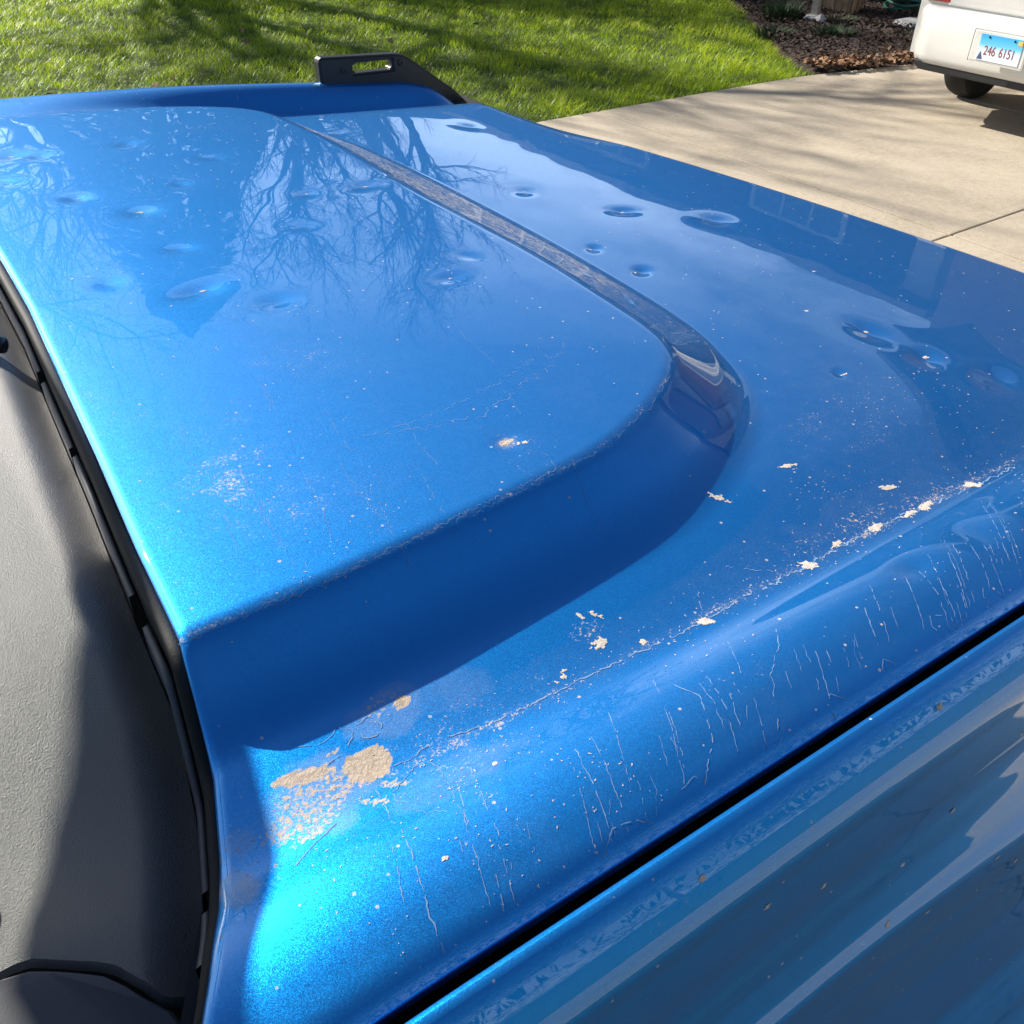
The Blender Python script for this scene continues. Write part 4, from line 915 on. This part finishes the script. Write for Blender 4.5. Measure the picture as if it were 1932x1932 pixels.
for k, (x, y, h, r) in enumerate([(11.6, 8.8, 1.9, 1.1), (11.7, 10.9, 2.2, 1.2), (11.6, 13.0, 2.0, 1.1), (11.8, 15.2, 2.3, 1.2), (11.6, 17.4, 2.0, 1.2)]):  # unseen shrubs added to put a dark reflection on the bulge's front wall
    leafy(x, y, h, r, k+20, ['first', 'second', 'third', 'fourth', 'fifth'][k]+' unseen evergreen added along the house wall for its dark reflection, counted from the garage', 'evergreens added for their dark reflection')
for k, (x, y, h, r) in enumerate([(-7.5, -12.5, 8.5, 3.0), (-3, -11.5, 9.5, 3.0), (1.5, -12.5, 9, 3.0), (6, -11.5, 10, 3.2), (10.5, -12.5, 9, 3.0), (15, -11.5, 9.5, 3.2)]):
    leafy(x, y, h, r, k+5, ['first', 'second', 'third', 'fourth', 'fifth', 'last'][k]+' tall evergreen of the row behind the viewer counted from the left', 'tall evergreens behind the viewer')

# ------------------------------------------------------------------ houses
def window(parent, x, y, z, wy, hz_, face='x', cols=3, rows=2, trim=None):
    """window on a wall facing -x (face x) or -y (face y)"""
    def B(mb, c0, c1, cz, d, sw, sz):
        if face == 'x': mb.box((x+d, y+c0, z+cz), (.06, sw, sz))
        else: mb.box((x+c0, y+d, z+cz), (sw, .06, sz))
    f = MB(); t_ = .09
    B(f, 0, 0, hz_/2+t_/2, -.03, wy+2*t_, t_); B(f, 0, 0, -hz_/2-t_/2, -.03, wy+2*t_, t_)
    for s in (-1, 1): B(f, s*(wy/2+t_/2), 0, 0, -.031, t_, hz_)
    for k in range(1, cols): B(f, -wy/2+wy*k/cols, 0, 0, -.028, .05, hz_)
    fo = f.build('window', trim or M_TRIMW, parent)
    p = MB(); B(p, 0, 0, 0, -.003, wy, hz_); p.build('pane', M_PANE, fo); return fo
H1 = thing('family_house', 'dark brick two storey house with white trimmed windows and garage gable behind the cream car', 'house', (15.5, 8, 0))
mb = MB(); mb.box((16.7, 13.0, 2.35), (8.0, 12.4, 5.1)); mb.build('wall', M_BRICK, H1)
mb = MB(); mb.prism([(12.1, 4.75), (16.7, 5.75), (21.3, 4.75), (21.3, 4.95), (16.7, 5.95), (12.1, 4.95)], 6.3, 19.7, 'y'); mb.build('roof', M_ROOF, H1)
mb = MB(); mb.box((12.06, 13.0, 4.82), (.12, 13.3, .15)); mb.build('gutter', M_ROOF, H1)
mb = MB(); mb.prism([(12.8, 4.9), (20.6, 4.9), (16.7, 5.74)], 6.9, 19.1, 'y'); mb.build('gable', M_SIDING, H1)
for (yy, zz, ww, hh, cc) in [(14.2, 3.6, 2.2, 1.4, 3), (9.4, 3.6, 1.8, 1.3, 3), (17.6, 3.6, 1.2, 1.3, 2), (10.0, 1.55, 2.4, 1.5, 3), (17.4, 1.55, 1.8, 1.5, 3)]: window(H1, 12.67, yy, zz, ww, hh, 'x', cc)
mb = MB(); mb.box((12.65, 13.6, 1.10), (.10, 1.0, 2.1)); d = mb.build('door', M_DOOR, H1, bevel=.01)
mb = MB(); mb.tube([(12.56, 13.22, 1.05), (12.60, 13.22, 1.05)], .03, 10); mb.build('handle', M_METAL, d)
mb = MB(); mb.box((13.0, 3.4, 2.45), (4.3, 4.5, 5.3)); mb.build('garage_wing', M_BRICK, H1)
mb = MB(); mb.prism([(.8, 4.9), (3.4, 7.1), (6.0, 4.9), (6.0, 5.1), (3.4, 7.35), (.8, 5.1)], 10.5, 15.2, 'x'); mb.build('garage_roof', M_ROOF, H1)
mb = MB(); mb.prism([(1.2, 5.1), (5.6, 5.1), (3.4, 6.95)], 10.90, 15.1, 'x'); mb.build('garage_gable', M_SIDING, H1)
for k in range(4):
    mb = MB(); mb.box((10.82, 3.4, .30+k*.56), (.06, 3.6, .54)); mb.build('garage_door_panel', M_DOOR, H1, bevel=.01)
window(H1, 10.84, 3.4, 3.9, 1.6, 1.3, 'x', 2, 2, M_DOOR)
mb = MB(); mb.box((12.685, 6.785, 2.4), (.10, .10, 4.7)); mb.box((12.94, 6.78, 2.4), (.40, .08, 4.69)); mb.box((12.68, 7.02, 2.4), (.07, .36, 4.69)); mb.build('reflection_board', M_TRIMW, H1)  # unseen pale boards added for the light gap mirrored in the bulge corner
H2 = thing('neighbour_house', 'grey neighbouring house with low roof beyond the conifers', 'house', (14, 29, 0))
mb = MB(); mb.box((16, 29.5, 2.2), (11, 7, 4.8)); mb.build('wall', M_SIDING, H2)
mb = MB(); mb.prism([(25.4, 4.4), (29.5, 7.0), (33.6, 4.4), (33.6, 4.6), (29.5, 7.25), (25.4, 4.6)], 10.0, 22, 'x'); mb.build('roof', M_ROOF, H2)
mb = MB(); mb.prism([(26, 4.5), (33, 4.5), (29.5, 6.8)], 10.5, 21.5, 'x'); mb.build('gable', M_SIDING, H2)
for xx in (12.5, 15.5, 18.5): window(H2, xx, 25.98, 2.4, 1.6, 1.3, 'y', 3)

# the whole vehicle stands on its tyres
SUV.location.z += LIFT
